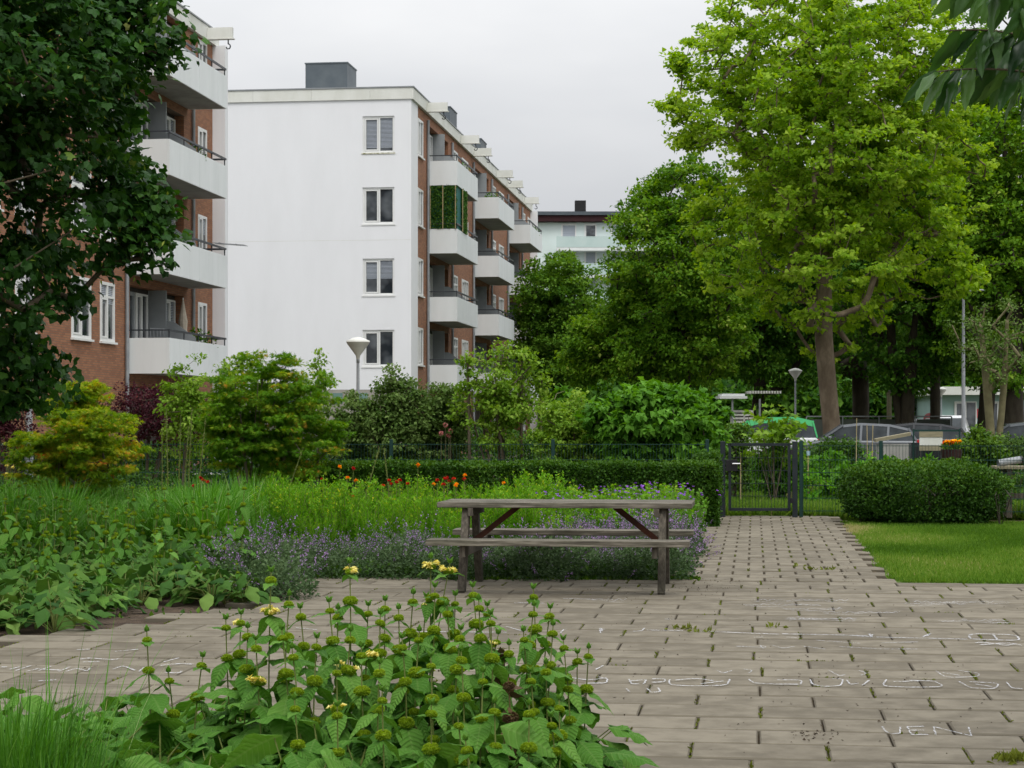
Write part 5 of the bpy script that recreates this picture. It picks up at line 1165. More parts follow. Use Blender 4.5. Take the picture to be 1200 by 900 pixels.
def poisson(poly_fn, x0, x1, y0, y1, d, seed, tries=4000):
    g_ = np.random.default_rng(seed); out = []
    for _ in range(tries):
        p = (x0 + (x1 - x0) * g_.random(), y0 + (y1 - y0) * g_.random())
        if poly_fn(*p) and all((p[0] - q[0]) ** 2 + (p[1] - q[1]) ** 2 > d * d for q in out): out.append(p)
    return out
def pxof(x, y, z=0): return 600 + x / y * F, HZ + (EYE - z) / y * F

# ornamental grass bank
LM_neargrass = leafmat('near_grass_blade', [(0, (.03, .10, .012)), (.6, (.065, .19, .02)), (1, (.15, .30, .06))], trans=.3)
protos = []
for s in range(4):
    t = thing('grass_tussock', 'soft arching grass tussock in the bank behind the big-leaved sage patch', 'grass tussock', group='grass tussocks in the bank')
    grass_tussock(400 + s, 520, .86, .2, w=.0075, lean=.85).build('blade_mass', LM_grass, t); protos.append(t)
sp = poisson(lambda x, y: -60 < pxof(x, y)[0] < 325 - (25.5 - y) * 6, -7, -2, 21.0, 26.5, .40, 1)
place(protos, [(x, y, .9 + .15 * math.sin(x * 3)) for x, y in sp], seed=2)
print('tussocks', len(sp))
t = thing('grass_tussock', 'tall fine grass clump close to the viewer beside the flowering sage', 'grass tussock', (PX(8, 6.9), 6.9, -.03)); grass_tussock(440, 900, .62, .24, w=.0045, lean=.42).build('blade_mass', LM_neargrass, t)
t = thing('grass_tussock', 'second fine grass clump at the lowest corner close to the viewer', 'grass tussock', (PX(62, 6.6), 6.6, -.03)); grass_tussock(441, 700, .50, .2, w=.004, lean=.5).build('blade_mass', LM_neargrass, t)
t = thing('grass_tussock', 'thin sparse grass clump with long single blades close to the viewer', 'grass tussock', (PX(60, 7.2), 7.2, -.03)); grass_tussock(442, 60, .85, .25, w=.003, lean=.45).build('blade_mass', LM_grass, t)
# tall pale stalks (foxtail lily) near the maples
for i, (px, yt, ln) in enumerate(((197, 480, -2), (209, 487, 3), (220, 478, 5), (190, 500, 0), (231, 490, 10), (215, 500, 6), (423, 495, 22), (330, 520, 25), (458, 505, -8))):
    D = 25.5; m = MB(); zt = PZ(yt, D) if i < 6 else 1.15; g_ = np.random.default_rng(i)
    pts = [(0, 0, 0), (ln * .3 * D / F, 0, zt * .5), (ln * D / F, 0, zt)]; m.tube(pts, [.010, .009, .004], 5); n = 90; f = .35 + .65 * g_.random(n); P = np.column_stack([np.interp(f, [0, .5, 1], [p[0] for p in pts]), 0 * f, f * zt])
    scatter(m, T_quad(.5), P, g_.normal(size=(n, 3)) + [0, 0, .6], g_.normal(size=(n, 3)), .022, g_.random(n)); t = tag(m.build('seed_stalk', LM_phlstem), 'tall pale seed stalk standing among the shrubs beyond the grass bank', 'seed stalk', 'tall pale seed stalks'); t.location = (PX(px, D), D, 0)

# goldenrod and similar bright herbs
def herb(seed, nst, h, spread, mat, lsz, per, tipmat=None, T=None, name='goldenrod_plant', label='', cat='plant', group=None, tip=.1, lw=.16):
    g_ = np.random.default_rng(seed); t = thing(name, label, cat, group=group); st = MB(); lf = MB(); tp = MB()
    for i in range(nst):
        a = g_.random() * 6.28; r = spread * math.sqrt(g_.random()); hh = h * (.75 + .35 * g_.random()); le = g_.normal(0, .10, 2) + np.array([math.cos(a), math.sin(a)]) * r * .5
        f = np.linspace(0, 1, 5); pts = np.column_stack([r * math.cos(a) + le[0] * f ** 1.5 * hh, r * math.sin(a) + le[1] * f ** 1.5 * hh, f * hh]); st.tube(pts, np.linspace(.004, .002, 5), 4, cap=False)
        u = .12 + .88 * g_.random(per) ** .8; P = np.stack([np.interp(u, f, pts[:, q]) for q in range(3)], 1); b = g_.random(per) * 6.28
        ax = np.stack([np.cos(b), np.sin(b), .7 + .5 * u], 1); scatter(lf, T or T_quad(lw), P, ax, np.array([0, 0, 1.]) - ax * .2 + g_.normal(size=(per, 3)) * .2, lsz * (1.1 - .5 * u), np.clip(.25 + .5 * u + g_.normal(0, .14, per), 0, 1))
        if tipmat is not None:
            q = 16; P = pts[-1] + g_.normal(size=(q, 3)) * np.array([.022, .022, .045]); scatter(tp, T_quad(.3), P, g_.normal(size=(q, 3)) + [0, 0, .9], g_.normal(size=(q, 3)) + [0, 0, 1], .026, np.clip(g_.normal(.35, .25, q) + .3 * (i % 5 == 0), 0, 1))
    st.build('stem', LM_phlstem, t); lf.build('foliage', mat, t)
    if tipmat is not None: tp.build('blossom', tipmat, t)
    return t
LM_goldtip = leafmat('goldenrod_tip', [(0, (.11, .30, .02)), (.7, (.20, .40, .03)), (1, (.50, .52, .03))], trans=.3)
gl = 'bright green goldenrod clump with yellowing tips behind the catmint'
pr = [herb(500 + i, 26, .60, .2, LM_gold, .07, 60, (LM_goldtip, None, None)[i], lw=.10, name='goldenrod_plant', label=gl, group='goldenrod clumps') for i in range(3)]
sp = poisson(lambda x, y: 322 < pxof(x, y)[0] < 655, -3.4, .8, 20.8, 25.6, .38, 4)
place(pr, [(x, y, .9 + .12 * math.sin(x * 4 + y)) for x, y in sp], .42, seed=5); print('goldenrod', len(sp))
sl = 'mid green leafy perennial clump filling the bed below the maple shrubs'
pr = [herb(520 + i, 20, .6, .24, LM_gold if i else LM_hedge, .06, 40, None, name='perennial_plant', label=sl, group='leafy perennials') for i in range(3)]
sp = poisson(lambda x, y: 120 < pxof(x, y)[0] < 470, -6, -1, 25.4, 27.4, .42, 6)
place(pr, sp, seed=7)
gl = 'low green geranium clump with violet flowers between the catmint and the hedge'
pr = []
for i in range(3):
    t = herb(540 + i, 22, .62, .26, LM_gold if i != 1 else LM_big, .06, 26, None, T=TL_, name='geranium_plant', label=gl, group='geraniums'); g_ = np.random.default_rng(i)
    m = MB()
    for _ in range(7):
        c = np.array([g_.normal(0, .2), g_.normal(0, .2), .56 + .12 * g_.random()]); d = nrm(g_.normal(size=(5, 3)) * [1, 1, .3] + [0, -.2, .3]); scatter(m, T_quad(.5), np.tile(c, (5, 1)), d, np.array([[0, -.5, 1.]] * 5), .022, g_.random(5))
    m.build('blossom', LM_geran, t); pr.append(t)
sp = poisson(lambda x, y: 640 < pxof(x, y)[0] < 806 - max(0, 24 - y) * 5, .3, 2.9, 21.5, 27.2, .42, 8)
place(pr, sp, seed=9); print('geranium', len(sp))
# catmint clumps
cl = 'grey green catmint clump with hazy mauve flower spikes edging the bed behind the picnic table'
def catmint(seed, ns=46):
    g_ = np.random.default_rng(seed); t = thing('catmint_plant', cl, 'plant', group='catmint clumps'); m = MB(); n = 1500
    d = nrm(g_.normal(size=(n, 3))); d[:, 2] = np.abs(d[:, 2]); P = d * (g_.random(n) ** .3)[:, None] * [.34, .34, .36] * (1 + .15 * fnoise(d, 3, seed))[:, None]
    scatter(m, TQ, P, d + g_.normal(size=(n, 3)) * .7, d + g_.normal(size=(n, 3)) * .4 + [0, 0, .7], .03 * (.7 + .6 * g_.random(n)), np.clip(.3 + .35 * d[:, 2] + g_.normal(0, .15, n), 0, 1)); m.build('foliage', LM_cat, t)
    s = MB(); f = MB()
    for _ in range(ns):
        d = nrm(g_.normal(size=3) * [1, 1, .5] + [0, 0, .9]); a = d * [.30, .30, .33]; b = a + d * (.12 + .12 * g_.random()) + [0, 0, .05]; s.tube([a * .4, a, b], [.003, .0025, .0015], 3, cap=False)
        q = 20; u = g_.random(q); P = a + (b - a) * u[:, None] + g_.normal(size=(q, 3)) * .008; scatter(f, T_quad(.45), P, g_.normal(size=(q, 3)) + [0, 0, .3], g_.normal(size=(q, 3)), .015, np.clip(g_.normal(.5, .3, q), 0, 1))
    s.build('stem', LM_cat, t); f.build('flower_spike', LM_catfl, t); return t
pr = [catmint(560 + i, (8, 12, 16, 10)[i]) for i in range(4)]; pr2 = [catmint(570 + i, 42) for i in range(3)]
def cat_zone(x, y):
    px = pxof(x, y)[0]
    if not (255 < px < 772 + (y - 18.4) * 6.7): return False
    if px < 330: return 16.4 + (px - 300) * -.02 < y < 20.5
    if px < 640: return 18.35 < y < 20.1
    return 18.35 < y < 22.6
sp = poisson(cat_zone, -3.2, 2.4, 16.2, 22.6, .36, 10)
rich = lambda x, y: pxof(x, y)[0] > 650 and y > 19.3
place(pr, [(x, y, .95 + .15 * math.sin(5 * x)) for x, y in sp if not rich(x, y)], seed=11); place(pr2, [(x, y, 1.0 + .1 * math.sin(5 * x)) for x, y in sp if rich(x, y)], seed=18); print('catmint', len(sp))
# red and orange flowers
def redflower(seed, mat, h):
    g_ = np.random.default_rng(seed); t = thing('red_flower_plant', '', 'flower'); m = MB(); m.tube([(0, 0, 0), (.02, 0, h * .6), (.03, .01, h)], [.005, .004, .003], 4); n = 14; u = g_.random(n) * .8
    m.build('stem', LM_phlstem, t); lf = MB(); scatter(lf, T_quad(.15), np.column_stack([.03 * u, 0 * u, u * h]), g_.normal(size=(n, 3)) + [0, 0, .8], g_.normal(size=(n, 3)), .12, g_.random(n)); lf.build('foliage', LM_gold, t)
    f = MB(); n = 22; d = nrm(g_.normal(size=(n, 3)) * [1, 1, .7] + [0, -.2, .3]); scatter(f, T_quad(.42), np.tile([.03, .01, h], (n, 1)), d, g_.normal(size=(n, 3)) + [0, 0, .6], .030, np.clip(g_.normal(.5, .25, n), 0, 1)); f.build('flower', mat, t); return t
reds = [(232, 560, 0), (238, 563, 0), (246, 565, 0), (229, 569, 0), (454, 563, 0), (462, 565, 0), (469, 563, 0), (461, 567, 0), (450, 569, 0), (519, 561, 0), (524, 564, 0), (521, 568, 0), (527, 560, 0), (532, 561, 0), (487, 545, 1), (543, 557, 1), (592, 566, 1), (538, 567, 1), (404, 574, 0), (408, 579, 0), (413, 582, 0), (480, 567, 0), (511, 567, 1), (533, 569, 1), (411, 549, 0), (377, 562, 0), (515, 563, 0), (546, 561, 0), (397, 547, 1), (414, 563, 1), (407, 560, 1)]
pA = redflower(1, LM_red, .9); pB = redflower(2, LM_orange, .95); used = [0, 0]
for i, (px, py, k) in enumerate(reds):
    D = 22.6 + .6 * math.sin(i * 2.1); h = PZ(py, D); p = (pA, pB)[k]; lab = ('dark red daisy-like flower standing above the goldenrod', 'bright orange-red poppy standing above the goldenrod')[k]
    o = p if not used[k] else copy_tree(p)
    used[k] = 1; o.location = (PX(px, D), D, 0); o.rotation_euler = (0, 0, i * 1.3); z_ = h / (.9 if k == 0 else .95); o.scale = (1, 1, z_) if z_ > .2 else (1, 1, 1); o['label'] = lab; o['group'] = ('dark red flowers', 'orange poppies')[k]
for i in range(16):
    g_ = np.random.default_rng(900 + i)
    D = 27 + g_.random(); px = 2 + 56 * g_.random(); py = 530 + 28 * g_.random()
    if i == 0:
        yp = redflower(3, LM_yellow, .9); o = yp
    else: o = copy_tree(yp)
    o['label'] = 'yellow daisy-like flower at the foot of the purple shrub'; o['group'] = 'yellow flowers by the purple shrub'; o.location = (PX(px, D), D, 0); o.scale = (1.2, 1.2, PZ(py, D) / .9)

# ------------------------------------------------------------------ phlomis
T_heart = T_grid(lambda t: .34 * (math.sin(math.pi * min(1, t ** .72)) ** .85 if t < 1 else 0) * (1.1 - .35 * t) + .001, 8, 3, fold=.10, curl=.28, wav=.22, basal=.16)
T_bract = T_grid(lambda t: .30 * math.sin(math.pi * min(1, t ** .6)) ** .9 * (1.1 - .4 * t) + .001, 6, 2, fold=.25, curl=.30, wav=.15)
def whorl_mesh(seed, yellow):
    g_ = np.random.default_rng(seed); m = MB(); n = 340
    m.lathe([(.002, -.010), (.013, -.007), (.0185, 0), (.0165, .007), (.009, .012), (.001, .014)], sides=14, v=.38)
    a = g_.random(n) * 6.283; b = (g_.random(n) - .36) * 2.2; r = .0185 * np.cos(b); P = np.column_stack([r * np.cos(a), r * np.sin(a), .0115 * np.sin(b) + .001])
    d = np.column_stack([np.cos(a), np.sin(a), .9 * np.sin(b) + .25]); scatter(m, T_quad(.32, .2), P * .93, d, np.column_stack([-np.cos(a) * .3, -np.sin(a) * .3, 1 + 0 * a]), .0078, np.clip(.40 + .25 * np.sin(b) + g_.normal(0, .18, n), 0, 1))
    return m
def yellow_mesh(seed, n_=9):
    g_ = np.random.default_rng(seed); m = MB()
    for _ in range(n_):
        a = g_.random() * 6.283; z = g_.normal(0, .004); c = np.array([.017 * math.cos(a), .017 * math.sin(a), z + .006]); d = np.array([math.cos(a), math.sin(a), .25])
        side = np.array([-math.sin(a), math.cos(a), 0]); q = 7
        P = c + d * .004 + g_.normal(0, .003, (q, 3)); scatter(m, T_simple(.5, .35, .5), P, d + side * g_.normal(0, .5, (q, 1)) + [0, 0, .4], np.tile([0, 0, 1.], (q, 1)) + d * .4, .017, g_.random(q))
    return m
WH = {}
def phlomis(seed, h, nw=3, yellow=(), dead=False, basal=7, label='', group='phlomis stems', lean=(0, 0), lod=0, wsc=1.0):
    g_ = np.random.default_rng(seed); t = thing('phlomis_plant', label, 'plant', group=group)
    st = MB(); f = np.linspace(0, 1, 8); bend_ = g_.normal(0, .02, 2)
    sx = (lean[0] * f ** 1.4 + bend_[0] * np.sin(f * 3)) * h; sy = (lean[1] * f ** 1.4 + bend_[1] * np.sin(f * 3)) * h; pts = np.column_stack([sx, sy, f * h])
    st.tube(pts, np.linspace(.0042, .0026, 8), 6); lf = MB(); at = lambda z: np.array([np.interp(z / h, f, pts[:, q]) for q in range(3)])
    gap = (.105 + .02 * g_.random()) if h > .45 else .09; zs = [h - .035 - gap * i * (1 + .12 * i) for i in range(nw)]; zs = [z for z in zs if z > .12]
    for i, z in enumerate(zs):
        p = at(z); a0 = (i % 2) * math.pi / 2 + seed + g_.normal(0, .2)
        for s in (0, math.pi):
            a = a0 + s; dr = (.0, -.7, -1.1, -1.2)[min(i, 3)]; d = np.array([math.cos(a), math.sin(a), dr + g_.normal(0, .2)]); ln = (.08, .135, .165, .18)[min(i, 3)] * (.8 + .4 * g_.random())
            if not dead: scatter(lf, T_bract, [p - [0, 0, .008]], [d], [np.array([math.cos(a) * .9, math.sin(a) * .9, .7])], ln, np.clip(g_.normal(.55, .15), 0, 1))
        key = ('d' if dead else 'w', seed % 3)
        if key not in WH: WH[key] = whorl_mesh(seed, False).build('flower_head', LM_dead if dead else LM_whorl, t).data; bpy.data.objects.remove(bpy.data.objects[[o.name for o in t.children][0]]) if False else None
        o = [c for c in t.children if c.data is WH[key] and not c.get('_used')]
        if o: o = o[0]
        else: o = bpy.data.objects.new('flower_head', WH[key]); COL.objects.link(o); o.parent = t
        o['_used'] = 1; o.location = p; o.rotation_euler = (g_.normal(0, .12), g_.normal(0, .12), g_.random() * 6); q = wsc * (.85 + .3 * g_.random()) * (.8 if i == 0 else 1.12); o.scale = (q, q, q * 1.05)
        if i in yellow:
            full = len(yellow) > 1 or h > .80; k2 = ('y', seed % 3, full)
            if k2 not in WH: WH[k2] = yellow_mesh(seed, 15 if full else 3).build('petal', LM_yellow, o).data
            else: y = bpy.data.objects.new('petal', WH[k2]); COL.objects.link(y); y.parent = o
    for c in t.children:
        if '_used' in c: del c['_used']
    if not dead:   # leaves at the tip, down the stem and at the base
        top = at(h); n = 4; a = np.arange(n) * 1.57 + seed; scatter(lf, T_bract, np.tile(top, (n, 1)), np.column_stack([np.cos(a) * .35, np.sin(a) * .35, 1 + 0 * a]), np.column_stack([-np.cos(a), -np.sin(a), .3 + 0 * a]), .035, .7)
        z = (zs[-1] if zs else h) - .09; i = 0
        while z > .10:
            a0 = (i % 2) * 1.57 + seed + g_.normal(0, .3); p = at(z)
            for s in (0, math.pi):
                a = a0 + s; d = np.array([math.cos(a), math.sin(a), -.35 + g_.normal(0, .3)]); q = p + d * [.025, .025, .01]; lf_l = .17 * (.8 + .4 * g_.random()); st.tube([p, q], [.002, .002], 4, cap=False)
                scatter(lf, T_heart, [q], [d], [np.array([math.cos(a) * .35, math.sin(a) * .35, 1]) + g_.normal(0, .15, 3)], lf_l, np.clip(g_.normal(.5, .15), 0, 1))
            z -= .10 + .03 * g_.random(); i += 1
        for i in range(basal):
            a = i * 2.4 + seed; ln = .17 * (.75 + .5 * g_.random()); pl = .06 + .13 * g_.random(); hz_ = .06 + .17 * g_.random(); q = np.array([math.cos(a) * pl, math.sin(a) * pl, hz_]); st.tube([(0, 0, 0), q * [.5, .5, .75], q], [.0028, .0026, .0022], 4, cap=False)
            d = np.array([math.cos(a), math.sin(a), -.25 + g_.normal(0, .28)]); scatter(lf, T_heart, [q], [d], [np.array([math.cos(a) * .3, math.sin(a) * .3 - .15, 1]) + g_.normal(0, .22, 3)], ln, np.clip(g_.normal(.42, .2), 0, 1))
    else:
        n = 10; z = h * g_.random(n); scatter(lf, T_bract, np.column_stack([0 * z, 0 * z, z]), g_.normal(size=(n, 3)) + [0, 0, -1], g_.normal(size=(n, 3)), .07, g_.random(n))
    st.build('stem', LM_dead if dead else LM_phlstem, t); lf.build('foliage', LM_dead if dead else LM_phl, t, smooth=True)
    return t
FG = 'green flowering phlomis stem with stacked round seed whorls in the near bed'
# near bed: tops read off the photograph, each with its own height and place
tops = [(318, 672, 7.7, (1, 3)), (409, 662, 7.95, (0, 2)), (505, 656, 8.2, (0,)), (528, 662, 8.1, (0,)), (172, 742, 7.6, ()), (265, 728, 7.8, ()), (282, 722, 7.9, (0,)), (340, 700, 7.7, (1,)), (352, 715, 7.95, ()), (385, 708, 7.6, (0,)), (397, 716, 7.9, ()), (432, 712, 8.0, ()), (446, 722, 7.7, (1,)),
        (484, 698, 8.0, (0,)), (500, 702, 8.2, (0,)), (468, 716, 7.8, ()), (452, 706, 8.2, ()), (509, 690, 7.9, (1,)), (523, 712, 7.6, ()), (534, 700, 8.15, ()), (553, 690, 8.0, ()), (560, 705, 7.7, (0,)), (571, 712, 8.1, ()), (624, 692, 8.15, ()), (626, 712, 7.9, ()), (646, 715, 8.3, ()), (614, 742, 7.8, ()), (648, 735, 8.0, ()), (660, 752, 8.2, ()),
        (597, 758, 7.7, (0,)), (585, 745, 8.0, (0,)), (677, 768, 8.25, ()), (690, 762, 8.2, ()), (574, 722, 7.6, ()), (412, 742, 7.5, (1,)), (424, 760, 7.35, ()), (300, 752, 7.5, (1,)), (290, 738, 7.7, ()), (238, 772, 7.8, ()), (372, 750, 7.45, ()), (342, 762, 7.35, ()), (330, 740, 7.5, ()), (470, 750, 7.4, ()), (492, 742, 7.5, (1,)), (540, 740, 7.5, ()),
        (446, 780, 7.2, ()), (395, 780, 7.2, (1,)), (505, 772, 7.25, ()), (540, 765, 7.3, ()), (566, 790, 7.2, ()), (620, 790, 7.5, ()), (640, 780, 7.7, ()), (665, 800, 7.9, ()), (395, 830, 6.95, ()), (345, 822, 6.95, ()), (505, 828, 6.95, ()), (536, 842, 6.95, ()), (620, 828, 7.2, ()), (448, 812, 7.0, ()), (580, 826, 7.1, ()), (545, 870, 6.8, ()), (645, 842, 7.3, ()), (197, 790, 7.6, ()), (655, 822, 7.5, ())]
for i, (px, py, D, ye) in enumerate(tops):
    if ye and i not in (0, 1, 2, 3, 6, 34): ye = () if i % 2 else ye
    h = PZ(py, D) + .035
    g_ = np.random.default_rng(i); lean = (g_.normal(0, .05), g_.normal(0, .05)); lab = FG if not ye else 'phlomis stem with pale yellow hooded flowers in the near bed'
    t = phlomis(1000 + i, h, (2, 2, 3, 3)[i % 4] if h > .45 else 2, ye, basal=7, label=lab, group='green phlomis stems in the near bed' if not ye else 'yellow flowering phlomis stems in the near bed', lean=lean, wsc=1.12)
    t.location = (PX(px, D) - lean[0] * h, D - lean[1] * h, -.03)
for i, (px, py, D) in enumerate(((590, 752, 7.75), (595, 785, 7.5))):
    t = phlomis(1200 + i, PZ(py, D), 3 if i else 2, (), dead=True, label='withered brown phlomis stem with dry seed heads among the green ones', group='dead phlomis stems', wsc=1.25); t.location = (PX(px, D), D, -.03)
# leafy skirts of the near bed
pr = []
BL = 'low rosette of large crinkled heart-shaped leaves covering the near bed'
def rosette(seed, n=16, spread=.2, hmax=.26, label=BL, group='leaf rosettes in the near bed', size=.19, mat=None):
    g_ = np.random.default_rng(seed); t = thing('phlomis_rosette', label, 'plant', group=group); st = MB(); lf = MB()
    for i in range(n):
        a = i * 2.4 + g_.normal(0, .3); r = spread * math.sqrt((i + .5) / n); z = hmax * (1 - .75 * (i / n)) * (.7 + .5 * g_.random()); q = np.array([r * math.cos(a), r * math.sin(a), z]); st.tube([(0, 0, 0), q * [.4, .4, .8], q], [.003, .003, .0022], 4, cap=False)
        d = np.array([math.cos(a), math.sin(a), -.35 + g_.normal(0, .3)]); scatter(lf, T_heart, [q], [d], [np.array([math.cos(a) * .35, math.sin(a) * .35 - .2, 1]) + g_.normal(0, .25, 3)], size * (.7 + .5 * g_.random()), np.clip(g_.normal(.38, .22), 0, 1))
    st.build('stem', LM_phlstem, t); lf.build('foliage', mat or LM_phl, t, smooth=True); return t
pr = [rosette(1300 + i, size=.165) for i in range(5)]
def near_zone(x, y):
    if y < 6.75: return False
    px, py = pxof(x, y); 
    if px < 100 and y < 7.6: return False
    lim = 8.9 if px < 330 else 8.5
    return px < 640 + (8.3 - y) * 18 and y < lim and px > -60
sp = poisson(near_zone, -2.6, .35, 6.3, 8.9, .17, 12)
place(pr, [(x, y, (1.08 if -1.6 < x < .1 and y < 8.2 else .9)) for x, y in sp], seed=13); print('rosettes', len(sp))
# middle patch
LM_phlmid = leafmat('older_phlomis_leaf', [(0, (.03, .085, .018)), (.5, (.075, .165, .028)), (1, (.17, .27, .06))], trans=.2, rough=.65)
ML = 'phlomis stem with yellow-green seed whorls in the broad patch beside the paving'
pr = [phlomis(1400 + i, .60 + .06 * i, 3, (), label=ML, group='phlomis stems in the middle patch', basal=8) for i in range(5)]
def mid_zone(x, y):
    px, py = pxof(x, y)
    if not (-80 < px < 288): return False
    near = 15.9 if px > 130 else 14.9
    if px < 75: near = 13.6
    return near < y < 21.5 + (0 if px > 100 else .8) - max(0, px - 200) * .03
sp = poisson(mid_zone, -7, -1.8, 13.3, 22.8, .33, 14)
gq = np.random.default_rng(2)
place(pr, [(x, y, (.98 if y > 16.8 else .7)) for x, y in sp if gq.random() < (1 if y > 16.6 else .35)], seed=15); print('mid phlomis', len(sp))
pr = [rosette(1500 + i, 16, .24, .26, 'low rosette of large crinkled leaves in the broad patch beside the paving', 'leaf rosettes in the middle patch', .16, LM_phlmid) for i in range(4)]
sp = poisson(mid_zone, -7, -1.8, 13.3, 22.4, .26, 16)
place(pr, [(x, y, 1.05) for x, y in sp[:420]], seed=17); print('mid rosettes', len(sp))

# lawn beyond the paving
lz0, lz1 = path_l1 + .03, 12.0
wsheet('lawn', lz0 + .10, 14, PAVE_BACK + .05, 29.3, -.012, M_lawnbase)
n = 210000; g_ = np.random.default_rng(6)
La = lz0 + .0 + (11.5 - lz0) * g_.random(n); De = PAVE_BACK + .0 + (29.2 - PAVE_BACK) * g_.random(n) ** 1.25
edge = .06 * fnoise(np.column_stack([De * 2, 0 * De, 0 * De])[:n], 1.0, 3) if False else 0
X = La * CT + De * ST; Y = -La * ST + De * CT
px = 600 + X / Y * F; keep = (px < 1600) & (La > lz0 + .07 + .11 * fnoise(np.column_stack([De, 0 * De, 0 * De]), 2.1, 3) + .05 * g_.random(n)) & (De > PAVE_BACK + .03 + .05 * fnoise(np.column_stack([La, 0 * La, 0 * La]), 2.5, 5)); X, Y, px = X[keep], Y[keep], px[keep]; n = len(X)
m = MB(); pn = fnoise(np.column_stack([X, Y, 0 * X]), .55, 3); dry = np.exp(-((Y - 26.5) / 1.5) ** 2) * np.exp(-((px - 985) / 30) ** 2)
v = np.clip(.40 + .65 * pn + .5 * dry + g_.normal(0, .16, n), 0, 1)
scatter(m, T_quad(.10), np.column_stack([X, Y, np.full(n, -.012)]), g_.normal(size=(n, 3)) * .5 + [0, 0, 1], g_.normal(size=(n, 3)), .035 + .035 * g_.random(n), v)
tag(m.build('lawn_grass', LM_lawn), 'short mown lawn grass beside the paved path', 'grass', kind='stuff')
# grass beyond the fence
n = 110000; Y = 30.6 + 19 * g_.random(n) ** 1.3; px = 840 + 420 * g_.random(n); X = (px - 600) / F * Y; m = MB()
pn = fnoise(np.column_stack([X, Y, 0 * X]), .5, 9)
scatter(m, T_quad(.08), np.column_stack([X, Y, np.full(n, -.07)]), g_.normal(size=(n, 3)) * .4 + [0, 0, 1], g_.normal(size=(n, 3)), (.10 + .16 * g_.random(n)) * (1 + .6 * pn), np.clip(.45 + .4 * pn + g_.normal(0, .15, n), 0, 1))
tag(m.build('allotment_grass', LM_lawn), 'rough bright grass in the allotment behind the gate', 'grass', kind='stuff')
# loose weeds at bed edges
n = 5000; m = MB(); P = []
for _ in range(n):
    k_ = g_.random()
    if k_ < .45: px, py = 520 + 300 * g_.random(), 679.5 - 3 * g_.random()
    elif k_ < .46: px, py = 60 + 240 * g_.random(), 722 - 8 * g_.random()
    else: q = g_.random(); px, py = 824 - 22 * q, 612 + 66 * q; px -= 8 * g_.random()
    P.append((*G(px, py), -.02))
scatter(m, T_quad(.35), np.array(P), g_.normal(size=(n, 3)) * .6 + [0, 0, .8], g_.normal(size=(n, 3)), .03 + .03 * g_.random(n), g_.random(n)); tag(m.build('edge_weeds', LM_hedge), 'tiny weeds along the edge of the planted beds', 'weeds', kind='stuff')

# ------------------------------------------------------------------ light, sky, camera
w = bpy.data.worlds.new('World'); sc.world = w; w.use_nodes = True; nt = w.node_tree; nt.nodes.clear()
out = nt.nodes.new('ShaderNodeOutputWorld'); bg = nt.nodes.new('ShaderNodeBackground')
sky = nt.nodes.new('ShaderNodeTexSky'); sky.sky_type = 'NISHITA'; sky.sun_disc = False
SUN_EL, SUN_AZ = R(58), R(165)     # azimuth measured from +Y towards +X
sky.sun_elevation = SUN_EL; sky.sun_rotation = SUN_AZ; sky.air_density = 1.5; sky.dust_density = 5.0; sky.ozone_density = 1.0
hs = N(nt, 'ShaderNodeHueSaturation', i_Saturation=.10, i_Value=1.0); L(nt, sky.outputs[0], hs.inputs['Color'])
tc = N(nt, 'ShaderNodeTexCoord'); sep = N(nt, 'ShaderNodeSeparateXYZ'); L(nt, tc.outputs['Generated'], sep.inputs[0])
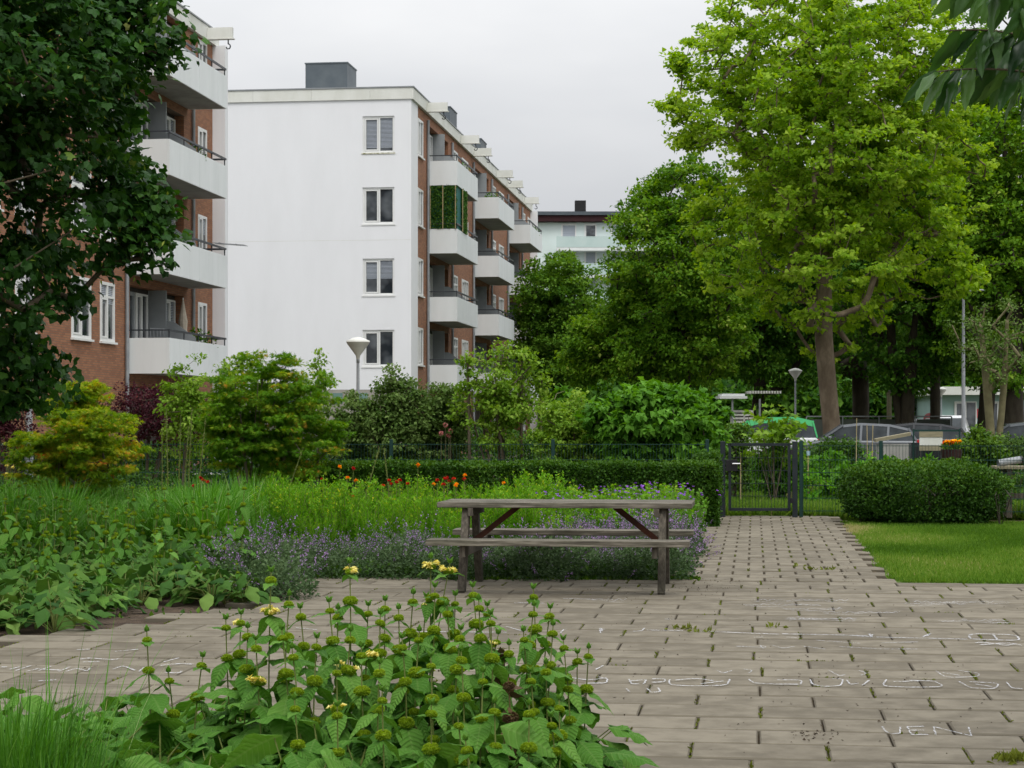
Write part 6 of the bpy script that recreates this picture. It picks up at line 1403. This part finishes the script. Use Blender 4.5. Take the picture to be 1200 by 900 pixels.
# cloud deck: brighter towards the zenith, soft bands of thicker cloud
mp = N(nt, 'ShaderNodeMapping'); mp.inputs['Scale'].default_value = (1.0, 1.0, 3.2); L(nt, tc.outputs['Generated'], mp.inputs[0])
nz = N(nt, 'ShaderNodeTexNoise', i_Scale=2.3, i_Detail=5.0, i_Roughness=.5); L(nt, mp.outputs[0], nz.inputs[0])
cr = ramp(nt, [(.32, (5.9, 6.15, 6.55)), (.68, (8.3, 8.4, 8.55))]); L(nt, nz.outputs[0], cr.inputs[0])
zr = N(nt, 'ShaderNodeMapRange'); zr.inputs['From Min'].default_value = .12; zr.inputs['From Max'].default_value = 1.0; zr.inputs['To Min'].default_value = 1.0; zr.inputs['To Max'].default_value = 2.9; L(nt, sep.outputs[2], zr.inputs[0])
ml = N(nt, 'ShaderNodeVectorMath', operation='SCALE'); L(nt, cr.outputs[0], ml.inputs[0]); L(nt, zr.outputs[0], ml.inputs['Scale'])
mx = N(nt, 'ShaderNodeMixRGB'); mx.inputs[0].default_value = .90; L(nt, hs.outputs[0], mx.inputs[1]); L(nt, ml.outputs[0], mx.inputs[2])
L(nt, mx.outputs[0], bg.inputs[0]); bg.inputs[1].default_value = .10; L(nt, bg.outputs[0], out.inputs[0])
sd = bpy.data.lights.new('sun', 'SUN'); sd.energy = 1.35; sd.angle = R(25); sd.color = (1, .97, .92); so = bpy.data.objects.new('sun', sd); COL.objects.link(so)
dv = Vector((math.sin(SUN_AZ) * math.cos(SUN_EL), math.cos(SUN_AZ) * math.cos(SUN_EL), math.sin(SUN_EL))); so.rotation_euler = dv.to_track_quat('Z', 'Y').to_euler(); so.location = (0, 0, 40)
cd = bpy.data.cameras.new('camera'); cam = bpy.data.objects.new('camera', cd); COL.objects.link(cam); sc.camera = cam
cam.location = (0, 0, EYE); cam.rotation_euler = (R(90), 0, 0); cd.sensor_width = 36; cd.lens = F / 1200 * 36; cd.shift_y = (HZ - 450) / 1200; cd.clip_end = 3000; cd.clip_start = .1
cd.dof.use_dof = True; cd.dof.focus_distance = 15.0; cd.dof.aperture_fstop = 26.0
sc.view_settings.view_transform = 'Standard'; sc.view_settings.look = 'None'; sc.view_settings.exposure = 0; sc.view_settings.gamma = 1
sc.cycles.use_denoising = True; sc.cycles.max_bounces = 6; sc.cycles.diffuse_bounces = 3; sc.cycles.glossy_bounces = 2; sc.cycles.transmission_bounces = 3; sc.cycles.transparent_max_bounces = 6
sc.cycles.use_adaptive_sampling = True; sc.cycles.adaptive_threshold = .02; sc.render.use_persistent_data = False
sc.cycles.caustics_reflective = False; sc.cycles.caustics_refractive = False
